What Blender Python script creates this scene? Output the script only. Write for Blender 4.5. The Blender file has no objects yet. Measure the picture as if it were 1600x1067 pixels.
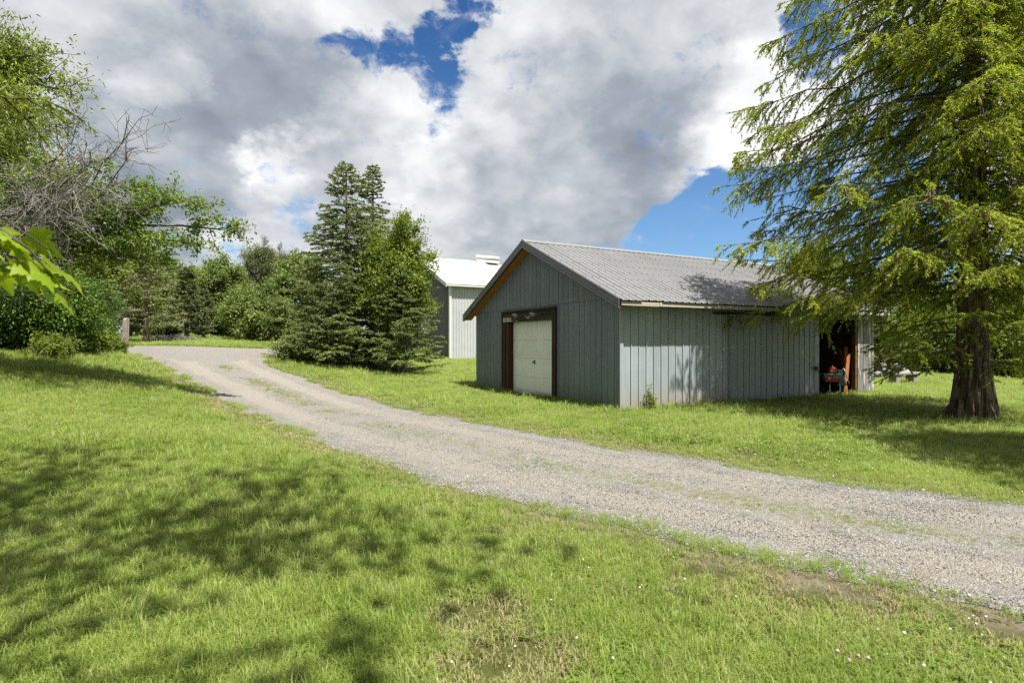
import bpy, bmesh, math, random
import numpy as np
from mathutils import Vector, Matrix

# ------------------------------------------------------------------ camera, sky, sun, exposure
scene = bpy.context.scene
COL = scene.collection
R = math.radians
cam_data = bpy.data.cameras.new('camera')
cam_data.sensor_width = 36.0
cam_data.lens = 19.35
cam_data.clip_start = 0.05
cam_data.clip_end = 3000
cam_data.dof.use_dof = True
cam_data.dof.focus_distance = 13.0
cam_data.dof.aperture_fstop = 3.5
cam = bpy.data.objects.new('camera', cam_data)
COL.objects.link(cam)
cam.location = (0, 0, 1.6)
cam.rotation_euler = (R(90), 0, 0)
scene.camera = cam

SUN_EL = 68.0
SUN_H = np.array([0.6, -0.8])                       # horizontal direction towards the sun
SUN_DIR = np.array([SUN_H[0]*math.cos(R(SUN_EL)), SUN_H[1]*math.cos(R(SUN_EL)), math.sin(R(SUN_EL))])
sun_data = bpy.data.lights.new('sun', 'SUN')
sun_data.energy = 4.5
sun_data.angle = R(0.6)
sun_data.color = (1.0, 0.955, 0.87)
sun = bpy.data.objects.new('sun', sun_data)
COL.objects.link(sun)
sun.location = (20, -25, 60)
sun.rotation_euler = Vector(SUN_DIR).to_track_quat('Z', 'Y').to_euler()

scene.view_settings.view_transform = 'Standard'
scene.view_settings.look = 'None'
scene.view_settings.gamma = 1.0
scene.view_settings.use_curve_mapping = False
scene.view_settings.exposure = 1.52
scene.render.engine = 'CYCLES'
scene.cycles.use_denoising = False
scene.cycles.max_bounces = 8
scene.cycles.diffuse_bounces = 3
scene.cycles.transparent_max_bounces = 4
scene.cycles.sample_clamp_indirect = 6.0


class NT:
    """small helper to wire shader nodes"""
    def __init__(self, tree):
        self.t = tree
        self.n = tree.nodes
        self.l = tree.links

    def new(self, kind, **kw):
        nd = self.n.new(kind)
        for k, v in kw.items():
            setattr(nd, k, v)
        return nd

    def put(self, sock, v):
        if v is None:
            return
        if hasattr(v, 'is_output'):
            self.l.new(v, sock)
        else:
            if isinstance(v, (tuple, list)) and len(v) == 3 and sock.type == 'RGBA':
                v = (*v, 1)
            sock.default_value = v

    def math(self, op, a, b=None, c=None, clamp=False):
        nd = self.new('ShaderNodeMath', operation=op, use_clamp=clamp)
        self.put(nd.inputs[0], a)
        self.put(nd.inputs[1], b)
        self.put(nd.inputs[2], c)
        return nd.outputs[0]

    def vmath(self, op, a, b=None, scale=None):
        nd = self.new('ShaderNodeVectorMath', operation=op)
        self.put(nd.inputs[0], a)
        self.put(nd.inputs[1], b)
        if scale is not None:
            self.put(nd.inputs['Scale'], scale)
        return nd.outputs['Value'] if op in ('DOT_PRODUCT', 'LENGTH', 'DISTANCE') else nd.outputs['Vector']

    def noise(self, vec, scale, detail=4, rough=0.55, dist=0.0, color=False):
        nd = self.new('ShaderNodeTexNoise')
        self.put(nd.inputs['Vector'], vec)
        nd.inputs['Scale'].default_value = scale
        nd.inputs['Detail'].default_value = detail
        nd.inputs['Roughness'].default_value = rough
        nd.inputs['Distortion'].default_value = dist
        return nd.outputs['Color'] if color else nd.outputs['Fac']

    def maprange(self, v, a, b, c=0.0, d=1.0, smooth=False):
        nd = self.new('ShaderNodeMapRange')
        nd.interpolation_type = 'SMOOTHSTEP' if smooth else 'LINEAR'
        nd.clamp = True
        self.put(nd.inputs['Value'], v)
        for i, x in zip((1, 2, 3, 4), (a, b, c, d)):
            self.put(nd.inputs[i], x)
        return nd.outputs[0]

    def mix(self, f, a, b, mode='MIX'):
        nd = self.new('ShaderNodeMix', data_type='RGBA', blend_type=mode)
        self.put(nd.inputs[0], f)
        self.put(nd.inputs[6], a)
        self.put(nd.inputs[7], b)
        return nd.outputs[2]

    def ramp(self, v, stops):
        nd = self.new('ShaderNodeValToRGB')
        cr = nd.color_ramp
        while len(cr.elements) < len(stops):
            cr.elements.new(0.5)
        for e, (p, c) in zip(cr.elements, stops):
            e.position = p
            e.color = (*c, 1) if len(c) == 3 else c
        self.put(nd.inputs[0], v)
        return nd.outputs[0]


F_PX = 860.0
def pix_dir(px, py):
    v = np.array([(px-800)/F_PX, 1.0, (533-py)/F_PX])
    return v/np.linalg.norm(v)


def build_world():
    w = bpy.data.worlds.new('World')
    scene.world = w
    w.use_nodes = True
    w.node_tree.nodes.clear()
    N = NT(w.node_tree)
    out = N.new('ShaderNodeOutputWorld')
    bg = N.new('ShaderNodeBackground')
    bg.inputs['Strength'].default_value = 0.067
    N.l.new(bg.outputs[0], out.inputs[0])
    sky = N.new('ShaderNodeTexSky', sky_type='NISHITA')
    sky.sun_disc = False
    sky.sun_elevation = R(SUN_EL)
    sky.sun_rotation = math.atan2(SUN_H[0], SUN_H[1])
    sky.air_density = 1.0
    sky.dust_density = 0.6
    sky.ozone_density = 2.5
    tc = N.new('ShaderNodeTexCoord')
    d = tc.outputs['Generated']
    sep = N.new('ShaderNodeSeparateXYZ')
    N.put(sep.inputs[0], d)
    dz = sep.outputs[2]
    # cloud layer coordinates: flat layer seen in perspective, eased towards the horizon
    inv = N.math('DIVIDE', 1.0, N.math('ADD', N.math('MAXIMUM', dz, 0.0), 0.62))
    p = N.vmath('SCALE', d, scale=inv)
    warp = N.vmath('SUBTRACT', N.noise(p, 3.6, 6, 0.62, color=True), (0.5, 0.5, 0.5))
    dw = N.vmath('ADD', d, N.vmath('SCALE', warp, scale=0.34))
    warp2 = N.vmath('SUBTRACT', N.noise(p, 10.0, 5, 0.6, color=True), (0.5, 0.5, 0.5))
    pw = N.vmath('ADD', p, N.vmath('SCALE', warp2, scale=0.07))
    def blobs(lst, grow=1.0):
        tot = None
        for px, py, rpx, amt in lst:
            v = pix_dir(px, py)
            r = rpx/F_PX*(v[1]**2)*grow
            dot = N.vmath('DOT_PRODUCT', N.vmath('NORMALIZE', dw), tuple(v))
            k = N.maprange(dot, math.cos(r*1.35), 1.0, 0.0, amt, smooth=True)
            tot = k if tot is None else N.math('ADD', tot, k)
        return tot
    gaps = blobs([(758, -4, 30, .95), (732, 48, 27, .85), (708, 96, 25, .85), (690, 150, 34, .7), (685, 222, 26, .55), (585, 104, 30, .6), (548, 98, 24, .55),
                  (505, 98, 28, .65), (620, 108, 24, .5), (640, 30, 26, .4), (1080, 70, 24, .45), (1275, 10, 60, 1.5), (1240, 392, 92, 1.5),
                  (1110, 408, 74, 1.5), (1340, 345, 80, 1.3), (1000, 405, 50, 1.2), (1060, 385, 45, .9), (1165, 270, 24, .35), (452, 400, 55, .8),
                  (330, 372, 35, .45), (420, 250, 14, .35), (1400, 120, 70, .7), (1460, 250, 50, .6), (1420, 380, 80, 1.2)], 1.8)
    lit = blobs([(860, 300, 110, .55), (1190, 180, 150, .75), (1150, 260, 110, .5), (440, 290, 90, .45), (250, 100, 60, .55), (445, 250, 55, .5), (400, 240, 30, .4),
                 (560, 40, 90, .35), (620, 200, 110, .45), (790, 130, 90, .35), (320, 412, 75, .9), (440, 375, 60, .5),
                 (975, 372, 26, .6), (760, 385, 60, .35), (1330, 300, 90, .6), (700, 300, 70, .4), (1240, 60, 80, .45)])
    dark = blobs([(260, 290, 120, .38), (440, 90, 110, .35), (200, 180, 90, .3), (300, 110, 150, .50), (1000, 250, 120, .55), (900, 350, 150, .55), (1020, 60, 130, .4), (300, 290, 150, .40),
                  (520, 210, 110, .35), (760, 365, 90, .35), (1050, 330, 90, .45), (470, 330, 70, .35), (900, 110, 80, .25)])
    big = N.noise(pw, 2.2, 8, 0.58)
    fine = N.noise(pw, 9.0, 8, 0.65)
    # cover
    dens = N.math('ADD', N.math('MULTIPLY', N.math('SUBTRACT', big, 0.5), 0.8), N.math('MULTIPLY', N.math('SUBTRACT', fine, 0.5), 1.9))
    wisp = N.noise(N.vmath('ADD', pw, (1.3, 0.2, 2.2)), 26.0, 8, 0.7)
    dens = N.math('ADD', dens, N.math('MULTIPLY', N.math('SUBTRACT', wisp, 0.5), 0.9))
    dens = N.math('ADD', dens, 0.40)
    dens = N.math('SUBTRACT', dens, N.math('MINIMUM', N.math('MULTIPLY', gaps, 0.66), 0.95))
    extra = blobs([(240, 110, 130, .35), (320, 170, 90, .3), (760, 330, 110, .22), (880, 260, 120, .2), (320, 415, 62, .65), (975, 374, 18, .5), (440, 372, 60, .35), (1330, 290, 60, .5), (1190, 200, 90, .3)])
    dens = N.math('ADD', dens, extra)
    cover = N.maprange(dens, -0.30, 0.34, 0, 1, smooth=True)
    veil = N.maprange(N.noise(N.vmath('ADD', p, (3.1, 1.7, 0.4)), 6.0, 8, 0.68, 0.8), 0.50, 0.78, 0, 0.55, smooth=True)
    cover = N.math('MAXIMUM', cover, N.math('MULTIPLY', veil, N.maprange(dens, -0.75, -0.1, 0.25, 1.0)))
    # light on the clouds: relief from a second sample shifted towards the sun, plus thick grey bases
    def relief(scale, shift, det):
        a = N.noise(pw, scale, det, 0.58)
        b = N.noise(N.vmath('ADD', pw, (0.5*shift, -0.6*shift, 0.7*shift)), scale, det, 0.58)
        return N.math('SUBTRACT', a, b)
    rel = N.math('ADD', N.math('MULTIPLY', relief(2.6, 0.075, 4), 0.75), N.math('MULTIPLY', relief(8.0, 0.028, 6), 0.62))
    # billows: soft rounded cells at three sizes
    puff = None
    for sc, amt in ((4.5, .42), (10.0, .30), (22.0, .17)):
        vo = N.new('ShaderNodeTexVoronoi', feature='SMOOTH_F1')
        N.put(vo.inputs['Vector'], N.vmath('ADD', pw, (-.02, .03, -.05)))
        vo.inputs['Scale'].default_value = sc
        vo.inputs['Smoothness'].default_value = 0.6
        k = N.math('MULTIPLY', N.math('SUBTRACT', 0.48, vo.outputs['Distance']), amt)
        puff = k if puff is None else N.math('ADD', puff, k)
    rel = N.math('ADD', rel, puff)
    b = N.math('ADD', 0.47, rel)
    b = N.math('ADD', b, N.math('SUBTRACT', N.math('MULTIPLY', lit, 0.50), N.math('MULTIPLY', N.math('MINIMUM', dark, 0.60), 0.74)))
    b = N.math('ADD', b, N.math('MULTIPLY', N.math('SUBTRACT', N.noise(p, 1.7, 3), 0.5), 0.35))
    edge = N.maprange(dens, 0.40, -0.10, 0, 0.12, smooth=True)
    b = N.math('ADD', b, edge)
    b = N.maprange(b, -0.28, 1.05, 0, 1)
    ccol = N.ramp(b, [(0.0, (1.30, 1.50, 1.78)), (0.25, (1.95, 2.2, 2.52)), (0.5, (3.15, 3.32, 3.52)), (0.75, (4.55, 4.66, 4.75)), (1.0, (5.9, 5.9, 5.8))])
    # clear blue: the physical sky, a little deeper
    blue = N.mix(1.0, sky.outputs[0], N.mix(N.maprange(dz, 0.22, 0.50), (0.48, 0.64, 0.77), (0.22, 0.42, 0.62)), 'MULTIPLY')
    col = N.mix(cover, blue, ccol)
    low = N.maprange(dz, 0.0, -0.02)
    col = N.mix(low, col, (1.2, 1.4, 1.0))
    N.put(bg.inputs['Color'], col)
    w.cycles.sampling_method = 'MANUAL'
    w.cycles.sample_map_resolution = 1024

build_world()

# ------------------------------------------------------------------ mesh helpers
class MB:
    """collects polygons and links them as one mesh object"""
    def __init__(self):
        self.v = []
        self.f = []      # list of (array (M,k), material index)
        self.n = 0
        self.tint = []

    def add(self, verts, faces, mi=0, tint=None):
        verts = np.asarray(verts, dtype=np.float32).reshape(-1, 3)
        self.v.append(verts)
        if isinstance(faces, np.ndarray):
            self.f.append((faces.astype(np.int64)+self.n, mi))
        else:
            by = {}
            for fc in faces:
                by.setdefault(len(fc), []).append(fc)
            for k, lst in by.items():
                self.f.append((np.array(lst, dtype=np.int64)+self.n, mi))
        if tint is None:
            tint = np.full(len(verts), 0.5, np.float32)
        elif np.isscalar(tint):
            tint = np.full(len(verts), tint, np.float32)
        self.tint.append(np.asarray(tint, np.float32))
        self.n += len(verts)
        return self

    def box(self, x0, x1, y0, y1, z0, z1, mi=0, M=None):
        v = np.array([(x, y, z) for x in (x0, x1) for y in (y0, y1) for z in (z0, z1)], float)
        if M is not None:
            v = v @ np.array(M.to_3x3()).T + np.array(M.translation)
        f = [(0, 1, 3, 2), (4, 6, 7, 5), (0, 4, 5, 1), (2, 3, 7, 6), (0, 2, 6, 4), (1, 5, 7, 3)]
        return self.add(v, f, mi)

    def prism(self, pts, h0, h1, axis=2, mi=0):
        """closed outline (2d) pushed along an axis"""
        n = len(pts)
        P = []
        for h in (h0, h1):
            for a, b in pts:
                q = [a, b]
                q.insert(axis, h)
                P.append(q)
        f = [tuple(range(n-1, -1, -1)), tuple(range(n, 2*n))]
        for i in range(n):
            j = (i+1) % n
            f.append((i, j, n+j, n+i))
        return self.add(P, f, mi)

    def tube(self, pts, radii, sides=8, mi=0, cap=True, tint=None):
        pts = np.asarray(pts, float)
        if np.isscalar(radii):
            radii = np.full(len(pts), radii)
        v, f = batch_tubes(pts[None], np.asarray(radii, float)[None], sides)
        self.add(v, f, mi, tint)
        if cap:
            k = len(pts)
            base = self.n-len(v)
            self.f.append((np.array([list(range(sides))[::-1]])+base, mi))
            self.f.append((np.array([[ (k-1)*sides+i for i in range(sides)]])+base, mi))
        return self

    def ball(self, c, r, nu=8, nv=6, mi=0):
        c = np.asarray(c, float)
        r = np.asarray(r, float)*np.ones(3)
        P = [(0, 0, 1)]
        for j in range(1, nv):
            a = math.pi*j/nv
            for i in range(nu):
                b = 2*math.pi*i/nu
                P.append((math.sin(a)*math.cos(b), math.sin(a)*math.sin(b), math.cos(a)))
        P.append((0, 0, -1))
        f = [(0, 1+i, 1+(i+1) % nu) for i in range(nu)]
        for j in range(nv-2):
            for i in range(nu):
                a, b = 1+j*nu+i, 1+j*nu+(i+1) % nu
                f.append((a, a+nu, b+nu, b))
        last = len(P)-1
        f += [(last, last-nu+(i+1) % nu, last-nu+i) for i in range(nu)]
        return self.add(np.array(P)*r+c, f, mi)

    def mesh(self, name, mats, smooth=False):
        me = bpy.data.meshes.new(name)
        V = np.concatenate(self.v).astype(np.float32)
        me.vertices.add(len(V))
        me.vertices.foreach_set('co', V.ravel())
        loops, starts, mis = [], [], []
        pos = 0
        for F, mi in self.f:
            m, k = F.shape
            loops.append(F.ravel())
            starts.append(pos+np.arange(m)*k)
            mis.append(np.full(m, mi))
            pos += m*k
        loops = np.concatenate(loops).astype(np.int32)
        starts = np.concatenate(starts).astype(np.int32)
        mis = np.concatenate(mis).astype(np.int32)
        me.loops.add(len(loops))
        me.loops.foreach_set('vertex_index', loops)
        me.polygons.add(len(starts))
        me.polygons.foreach_set('loop_start', starts)
        me.polygons.foreach_set('material_index', mis)
        me.polygons.foreach_set('use_smooth', np.full(len(starts), bool(smooth)))
        at = me.attributes.new('tint', 'FLOAT', 'POINT')
        at.data.foreach_set('value', np.concatenate(self.tint).astype(np.float32))
        me.update(calc_edges=True)
        me.validate()
        for m in (mats if isinstance(mats, (list, tuple)) else [mats]):
            me.materials.append(m)
        return me

    def obj(self, name, mats, parent=None, smooth=False, bevel=0.0):
        me = self.mesh(name, mats, smooth)
        o = bpy.data.objects.new(name, me)
        COL.objects.link(o)
        if parent is not None:
            o.parent = parent
        if bevel:
            b = o.modifiers.new('bevel', 'BEVEL')
            b.width = bevel
            b.segments = 2
            b.limit_method = 'ANGLE'
        return o


def batch_tubes(P, Rr, sides=3):
    """P (N,n,3) centre lines, Rr (N,n) radii -> verts, quads"""
    N_, n, _ = P.shape
    T = np.empty_like(P)
    T[:, 1:-1] = P[:, 2:]-P[:, :-2]
    T[:, 0] = P[:, 1]-P[:, 0]
    T[:, -1] = P[:, -1]-P[:, -2]
    T /= np.linalg.norm(T, axis=2, keepdims=True)+1e-9
    ref = np.where(np.abs(T[:, :1, 2:3]) > 0.9, np.array([[[1., 0, 0]]]), np.array([[[0, 0, 1.]]]))
    ref = np.broadcast_to(ref, P.shape)
    A = np.cross(T, ref)
    A /= np.linalg.norm(A, axis=2, keepdims=True)+1e-9
    B = np.cross(T, A)
    ang = np.arange(sides)*2*math.pi/sides
    V = P[:, :, None, :]+Rr[:, :, None, None]*(A[:, :, None, :]*np.cos(ang)[None, None, :, None]+B[:, :, None, :]*np.sin(ang)[None, None, :, None])
    V = V.reshape(-1, 3)
    i = np.arange(N_)[:, None, None]*n*sides
    j = np.arange(n-1)[None, :, None]*sides
    k = np.arange(sides)[None, None, :]
    k2 = (k+1) % sides
    a = i+j+k
    b = i+j+k2
    F = np.stack([a+0*b, b+0*a, b+sides, a+sides], -1).reshape(-1, 4)
    return V, F


def unit(a):
    return a/(np.linalg.norm(a, axis=-1, keepdims=True)+1e-9)


def leaf_faces(C, D, Nn, L, W, fold=0.25):
    """diamond leaves folded on their midrib: base C, direction D, normal Nn"""
    S = unit(np.cross(D, Nn))
    Nn = np.cross(S, D)
    L = np.asarray(L)[:, None]
    W = np.asarray(W)[:, None]
    mid = C+D*L*0.45
    v = np.stack([C, mid+S*W*0.5+Nn*W*fold, C+D*L, mid-S*W*0.5+Nn*W*fold], 1)
    n = len(C)
    i = np.arange(n)[:, None]*4
    F = np.concatenate([i+np.array([[0, 2, 1]]), i+np.array([[0, 3, 2]])])
    return v.reshape(-1, 3), F


def needle_faces(P, D, L, W):
    """thin triangular needles"""
    rnd = RNG.normal(size=P.shape)
    S = unit(np.cross(D, rnd))
    L = np.asarray(L)[:, None]
    W = np.asarray(W)[:, None]
    v = np.stack([P-S*W*0.5, P+S*W*0.5, P+D*L], 1).reshape(-1, 3)
    F = np.arange(len(P)*3).reshape(-1, 3)
    return v, F


RNG = np.random.default_rng(7)

def props(o, label=None, cat=None, group=None, kind=None):
    if label:
        o['label'] = label
    if cat:
        o['category'] = cat
    if group:
        o['group'] = group
    if kind:
        o['kind'] = kind
    return o


def thing(name, label, cat, loc=(0, 0, 0), rotz=0.0, group=None):
    o = bpy.data.objects.new(name, None)
    o.empty_display_size = 0.3
    COL.objects.link(o)
    o.location = tuple(float(c) for c in loc)
    o.rotation_euler = (0, 0, rotz)
    return props(o, label, cat, group)


def copy_part(o, parent, loc=None, name=None):
    c = o.copy()
    COL.objects.link(c)
    c.parent = parent
    if loc is not None:
        c.location = loc
    return c


def copy_tree(o, loc, rotz, label, scale=1.0, group=None, parent=None):
    c = o.copy()
    COL.objects.link(c)
    if parent is None:
        c.location = tuple(float(q) for q in loc)
        c.rotation_euler = (0, 0, rotz)
        c.scale = (scale,)*3 if np.isscalar(scale) else scale
        c['label'] = label
        if group:
            c['group'] = group
    else:
        c.parent = parent
    for ch in list(o.children):
        copy_tree(ch, None, 0, None, parent=c)
    return c


def vnoise(x, y, seed=0):
    """smooth value noise on arrays, about -1..1"""
    x = np.asarray(x, float)
    y = np.asarray(y, float)
    xi, yi = np.floor(x), np.floor(y)
    fx, fy = x-xi, y-yi
    fx = fx*fx*(3-2*fx)
    fy = fy*fy*(3-2*fy)
    def h(a, b):
        s = np.sin(a*127.1+b*311.7+seed*74.7)*43758.5453
        return (s-np.floor(s))*2-1
    return (h(xi, yi)*(1-fx)+h(xi+1, yi)*fx)*(1-fy)+(h(xi, yi+1)*(1-fx)+h(xi+1, yi+1)*fx)*fy


def fbm(x, y, seed=0, oct=4):
    t, a = 0, 1.0
    for k in range(oct):
        t = t+a*vnoise(x*2**k, y*2**k, seed+k*13)
        a *= 0.5
    return t/1.8


def zg(X, Y):
    """height of the ground"""
    X = np.asarray(X, float)
    Y = np.asarray(Y, float)
    t = np.clip((-X-3.5)/13, 0, 1)
    s = t*t*(3-2*t)
    z = 1.2*s+0.025*np.clip(Y-22, 0, 30)*s+0.012*np.clip(Y-18, 0, 60)
    near = np.clip(1-np.hypot(X, Y)/60, 0, 1)
    return z+0.035*vnoise(X*0.45, Y*0.45, 3)*near*np.clip((-X+1)/3, 0.15, 1)


def P(px, py):
    """where the view through this point of the photograph meets the ground"""
    dx, dz = (px-800)/F_PX, (533-py)/F_PX
    Y = np.arange(1.0, 120, 0.01)
    g = 1.6+dz*Y-zg(dx*Y, Y)
    k = np.argmax(g < 0) if (g < 0).any() else len(Y)-1
    return np.array([dx*Y[k], Y[k]])


def at(px, Y):
    """ground point in the viewing column px at distance Y"""
    X = (px-800)/F_PX*Y
    return (X, Y, float(zg(X, Y)))
# ------------------------------------------------------------------ materials
def new_mat(name):
    m = bpy.data.materials.new(name)
    m.use_nodes = True
    m.node_tree.nodes.clear()
    N = NT(m.node_tree)
    out = N.new('ShaderNodeOutputMaterial')
    return m, N, out


ALB = 0.74            # overall reflectance level of all surfaces

def principled(N, out, col, rough=0.6, metal=0.0, spec=0.5, bump=None, bstr=0.3, bdist=0.01):
    b = N.new('ShaderNodeBsdfPrincipled')
    N.put(b.inputs['Base Color'], N.vmath('SCALE', col, scale=ALB))
    N.put(b.inputs['Roughness'], rough)
    N.put(b.inputs['Metallic'], metal)
    N.put(b.inputs['Specular IOR Level'], spec)
    if bump is not None:
        bp = N.new('ShaderNodeBump')
        bp.inputs['Strength'].default_value = bstr
        bp.inputs['Distance'].default_value = bdist
        N.put(bp.inputs['Height'], bump)
        N.put(b.inputs['Normal'], bp.outputs[0])
    if out is not None:
        N.l.new(b.outputs[0], out.inputs[0])
    return b


def coords(N, kind='Object'):
    return N.new('ShaderNodeTexCoord').outputs[kind]


def world_pos(N):
    return N.new('ShaderNodeNewGeometry').outputs['Position']


def stretch(N, vec, s):
    m = N.new('ShaderNodeMapping')
    N.put(m.inputs['Vector'], vec)
    m.inputs['Scale'].default_value = s
    return m.outputs[0]


def foliage_mat(name, c0, c1, c2, trans=0.35, nscale=0.6, rough=0.55):
    """leaf colour varies from leaf to leaf and from bough to bough"""
    m, N, out = new_mat(name)
    at_ = N.new('ShaderNodeAttribute', attribute_name='tint').outputs['Fac']
    isl = N.new('ShaderNodeNewGeometry').outputs['Random Per Island']
    nz = N.noise(coords(N), nscale, 3)
    f = N.math('ADD', N.math('MULTIPLY', at_, 0.45), N.math('ADD', N.math('MULTIPLY', isl, 0.3), N.math('MULTIPLY', N.maprange(nz, 0.3, 0.7), 0.25)))
    col = N.ramp(f, [(0.12, c0), (0.5, c1), (0.9, c2)])
    b = principled(N, None, col, rough, 0, 0.25)
    t = N.new('ShaderNodeBsdfTranslucent')
    N.put(t.inputs['Color'], N.vmath('SCALE', N.mix(1.0, col, (1.15, 1.25, 0.6), 'MULTIPLY'), scale=ALB))
    mx = N.new('ShaderNodeMixShader')
    mx.inputs[0].default_value = trans
    N.l.new(b.outputs[0], mx.inputs[1])
    N.l.new(t.outputs[0], mx.inputs[2])
    N.l.new(mx.outputs[0], out.inputs[0])
    return m


def bark_mat(name, c0, c1, scale=9):
    m, N, out = new_mat(name)
    v = stretch(N, coords(N), (1, 1, 0.13))
    n = N.noise(v, scale, 6, 0.65, 0.6)
    n2 = N.noise(coords(N), 2.0, 3)
    col = N.mix(N.maprange(n, 0.42, 0.60), c0, c1)
    col = N.mix(N.math('MULTIPLY', n2, 0.5), col, (0.10, 0.11, 0.07))
    principled(N, out, col, 0.9, 0, 0.15, n, 1.0, 0.07)
    return m


def wood_mat(name, c0, c1, c2=None, scale=14, axis='z', patch=0.0):
    m, N, out = new_mat(name)
    s = {'x': (0.08, 1, 1), 'y': (1, 0.08, 1), 'z': (1, 1, 0.08)}[axis]
    oi = N.new('ShaderNodeObjectInfo').outputs['Random']
    v = N.vmath('ADD', coords(N), N.vmath('SCALE', (7.0, 3.0, 5.0), scale=oi))
    v2 = stretch(N, v, s)
    n = N.noise(v2, scale, 6, 0.65, 0.5)
    col = N.mix(N.maprange(n, 0.32, 0.7), c0, c1)
    if c2 is not None:
        pn = N.noise(stretch(N, v, {'x': (0.25, 1, 1), 'y': (1, 0.25, 1), 'z': (1, 1, 0.25)}[axis]), 6, 5, 0.6)
        col = N.mix(N.maprange(pn, 0.56-patch, 0.60-patch), col, c2)
    col = N.mix(N.math('MULTIPLY', oi, 0.25), col, c0)
    principled(N, out, col, 0.85, 0, 0.2, n, 0.5, 0.008)
    return m


def steel_mat(name, base, speck=0.25, dirt=None, dirt_h=0.0, rough=0.45, metal=0.35, streak=0.3, dirtcol=(0.30, 0.22, 0.15), top=None):
    """weathered sheet metal: fine mottling, run-off streaks, soil near the ground"""
    m, N, out = new_mat(name)
    wp = world_pos(N)
    sep = N.new('ShaderNodeSeparateXYZ')
    N.put(sep.inputs[0], wp)
    z = sep.outputs[2]
    oi = N.new('ShaderNodeObjectInfo').outputs['Random']
    v = N.vmath('ADD', wp, N.vmath('SCALE', (3.0, 1.0, 0.0), scale=oi))
    sp = N.noise(v, 55, 3, 0.7)
    st = N.noise(stretch(N, v, (1, 1, 0.05)), 16, 5, 0.6)
    bl = N.noise(wp, 1.4, 4, 0.6)
    k = N.math('ADD', 1.0, N.math('MULTIPLY', N.math('SUBTRACT', sp, 0.5), speck*2))
    k = N.math('ADD', k, N.math('MULTIPLY', N.math('SUBTRACT', st, 0.5), streak*2))
    k = N.math('ADD', k, N.math('MULTIPLY', N.math('SUBTRACT', bl, 0.5), 0.3))
    k = N.math('ADD', k, N.math('MULTIPLY', N.math('SUBTRACT', oi, 0.5), 0.16))
    col = N.vmath('SCALE', base, scale=N.math('MAXIMUM', k, 0.15))
    if dirt_h:
        h = N.math('ADD', z, N.math('MULTIPLY', N.math('SUBTRACT', N.noise(stretch(N, v, (1, 1, 0.3)), 5, 4, 0.65), 0.5), dirt_h*1.1))
        col = N.mix(N.maprange(h, dirt_h, 0.0, 0, dirt or 0.7, smooth=True), col, dirtcol)
    if top is not None:
        col = N.mix(N.maprange(N.noise(v, 3.0, 5, 0.7), 0.55, 0.75, 0, 0.5), col, top)
    principled(N, out, col, N.math('ADD', rough, N.math('MULTIPLY', N.math('SUBTRACT', bl, 0.5), 0.3)), metal, 0.4, N.math('ADD', sp, bl), 0.12, 0.003)
    return m


def plain_mat(name, col, rough=0.5, metal=0.0, var=0.2, scale=8):
    m, N, out = new_mat(name)
    n = N.noise(coords(N), scale, 5, 0.6)
    c = N.vmath('SCALE', col, scale=N.math('ADD', 1.0, N.math('MULTIPLY', N.math('SUBTRACT', n, 0.5), var*2)))
    principled(N, out, c, rough, metal, 0.4, n, 0.15, 0.004)
    return m


M = {}
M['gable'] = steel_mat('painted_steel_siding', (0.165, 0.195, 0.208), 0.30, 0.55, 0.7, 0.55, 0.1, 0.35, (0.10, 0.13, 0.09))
M['side'] = steel_mat('galvanised_siding', (0.41, 0.46, 0.50), 0.20, 0.75, 0.7, 0.5, 0.15, 0.22, (0.41, 0.335, 0.27))
M['slide'] = steel_mat('grey_green_door_steel', (0.29, 0.34, 0.355), 0.15, 0.4, 0.4, 0.5, 0.1, 0.3, (0.20, 0.24, 0.26))
M['roof'] = steel_mat('weathered_roof_steel', (0.19, 0.192, 0.196), 0.16, None, 0, 0.55, 0.1, 0.14, top=(0.15, 0.143, 0.136))
M['trim'] = steel_mat('barge_trim_steel', (0.25, 0.26, 0.275), 0.15, None, 0, 0.4, 0.3, 0.25)
M['groove_shade'] = plain_mat('barge_groove_shade', (0.045, 0.048, 0.055), 0.6)  # dark colour stands in for the shade between the barge strips
M['white_wall'] = steel_mat('white_ribbed_steel', (0.50, 0.525, 0.535), 0.06, 0.2, 0.4, 0.4, 0.0, 0.08, (0.45, 0.42, 0.36))
M['shaded_wall'] = steel_mat('shaded_ribbed_steel', (0.20, 0.20, 0.21), 0.06, 0.2, 0.4, 0.45, 0.1, 0.1)  # gable siding greyer than the white side: its shade is in the colour
M['white_roof'] = steel_mat('white_roof_steel', (0.80, 0.80, 0.79), 0.05, None, 0, 0.4, 0.0, 0.06)
M['dull_roof'] = steel_mat('dull_roof_steel', (0.34, 0.31, 0.29), 0.1, None, 0, 0.5, 0.1, 0.2)
M['white_trim'] = plain_mat('white_trim_paint', (0.74, 0.74, 0.72), 0.45, 0, 0.06)
M['door_white'] = steel_mat('pale_garage_door', (0.84, 0.87, 0.80), 0.04, 0.35, 0.25, 0.4, 0.0, 0.07, (0.30, 0.31, 0.30))
M['soffit'] = wood_mat('orange_stained_wood', (0.36, 0.13, 0.035), (0.50, 0.21, 0.06), None, 10, 'y')
M['dark_wood'] = wood_mat('dark_weathered_timber', (0.022, 0.015, 0.012), (0.075, 0.048, 0.036), None, 12, 'z')
M['red_wood'] = wood_mat('red_brown_timber', (0.045, 0.022, 0.017), (0.105, 0.042, 0.031), None, 12, 'z')
M['header'] = wood_mat('peeling_header_plank', (0.018, 0.014, 0.012), (0.07, 0.052, 0.042), (0.33, 0.30, 0.25), 12, 'y', -0.015)
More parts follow.
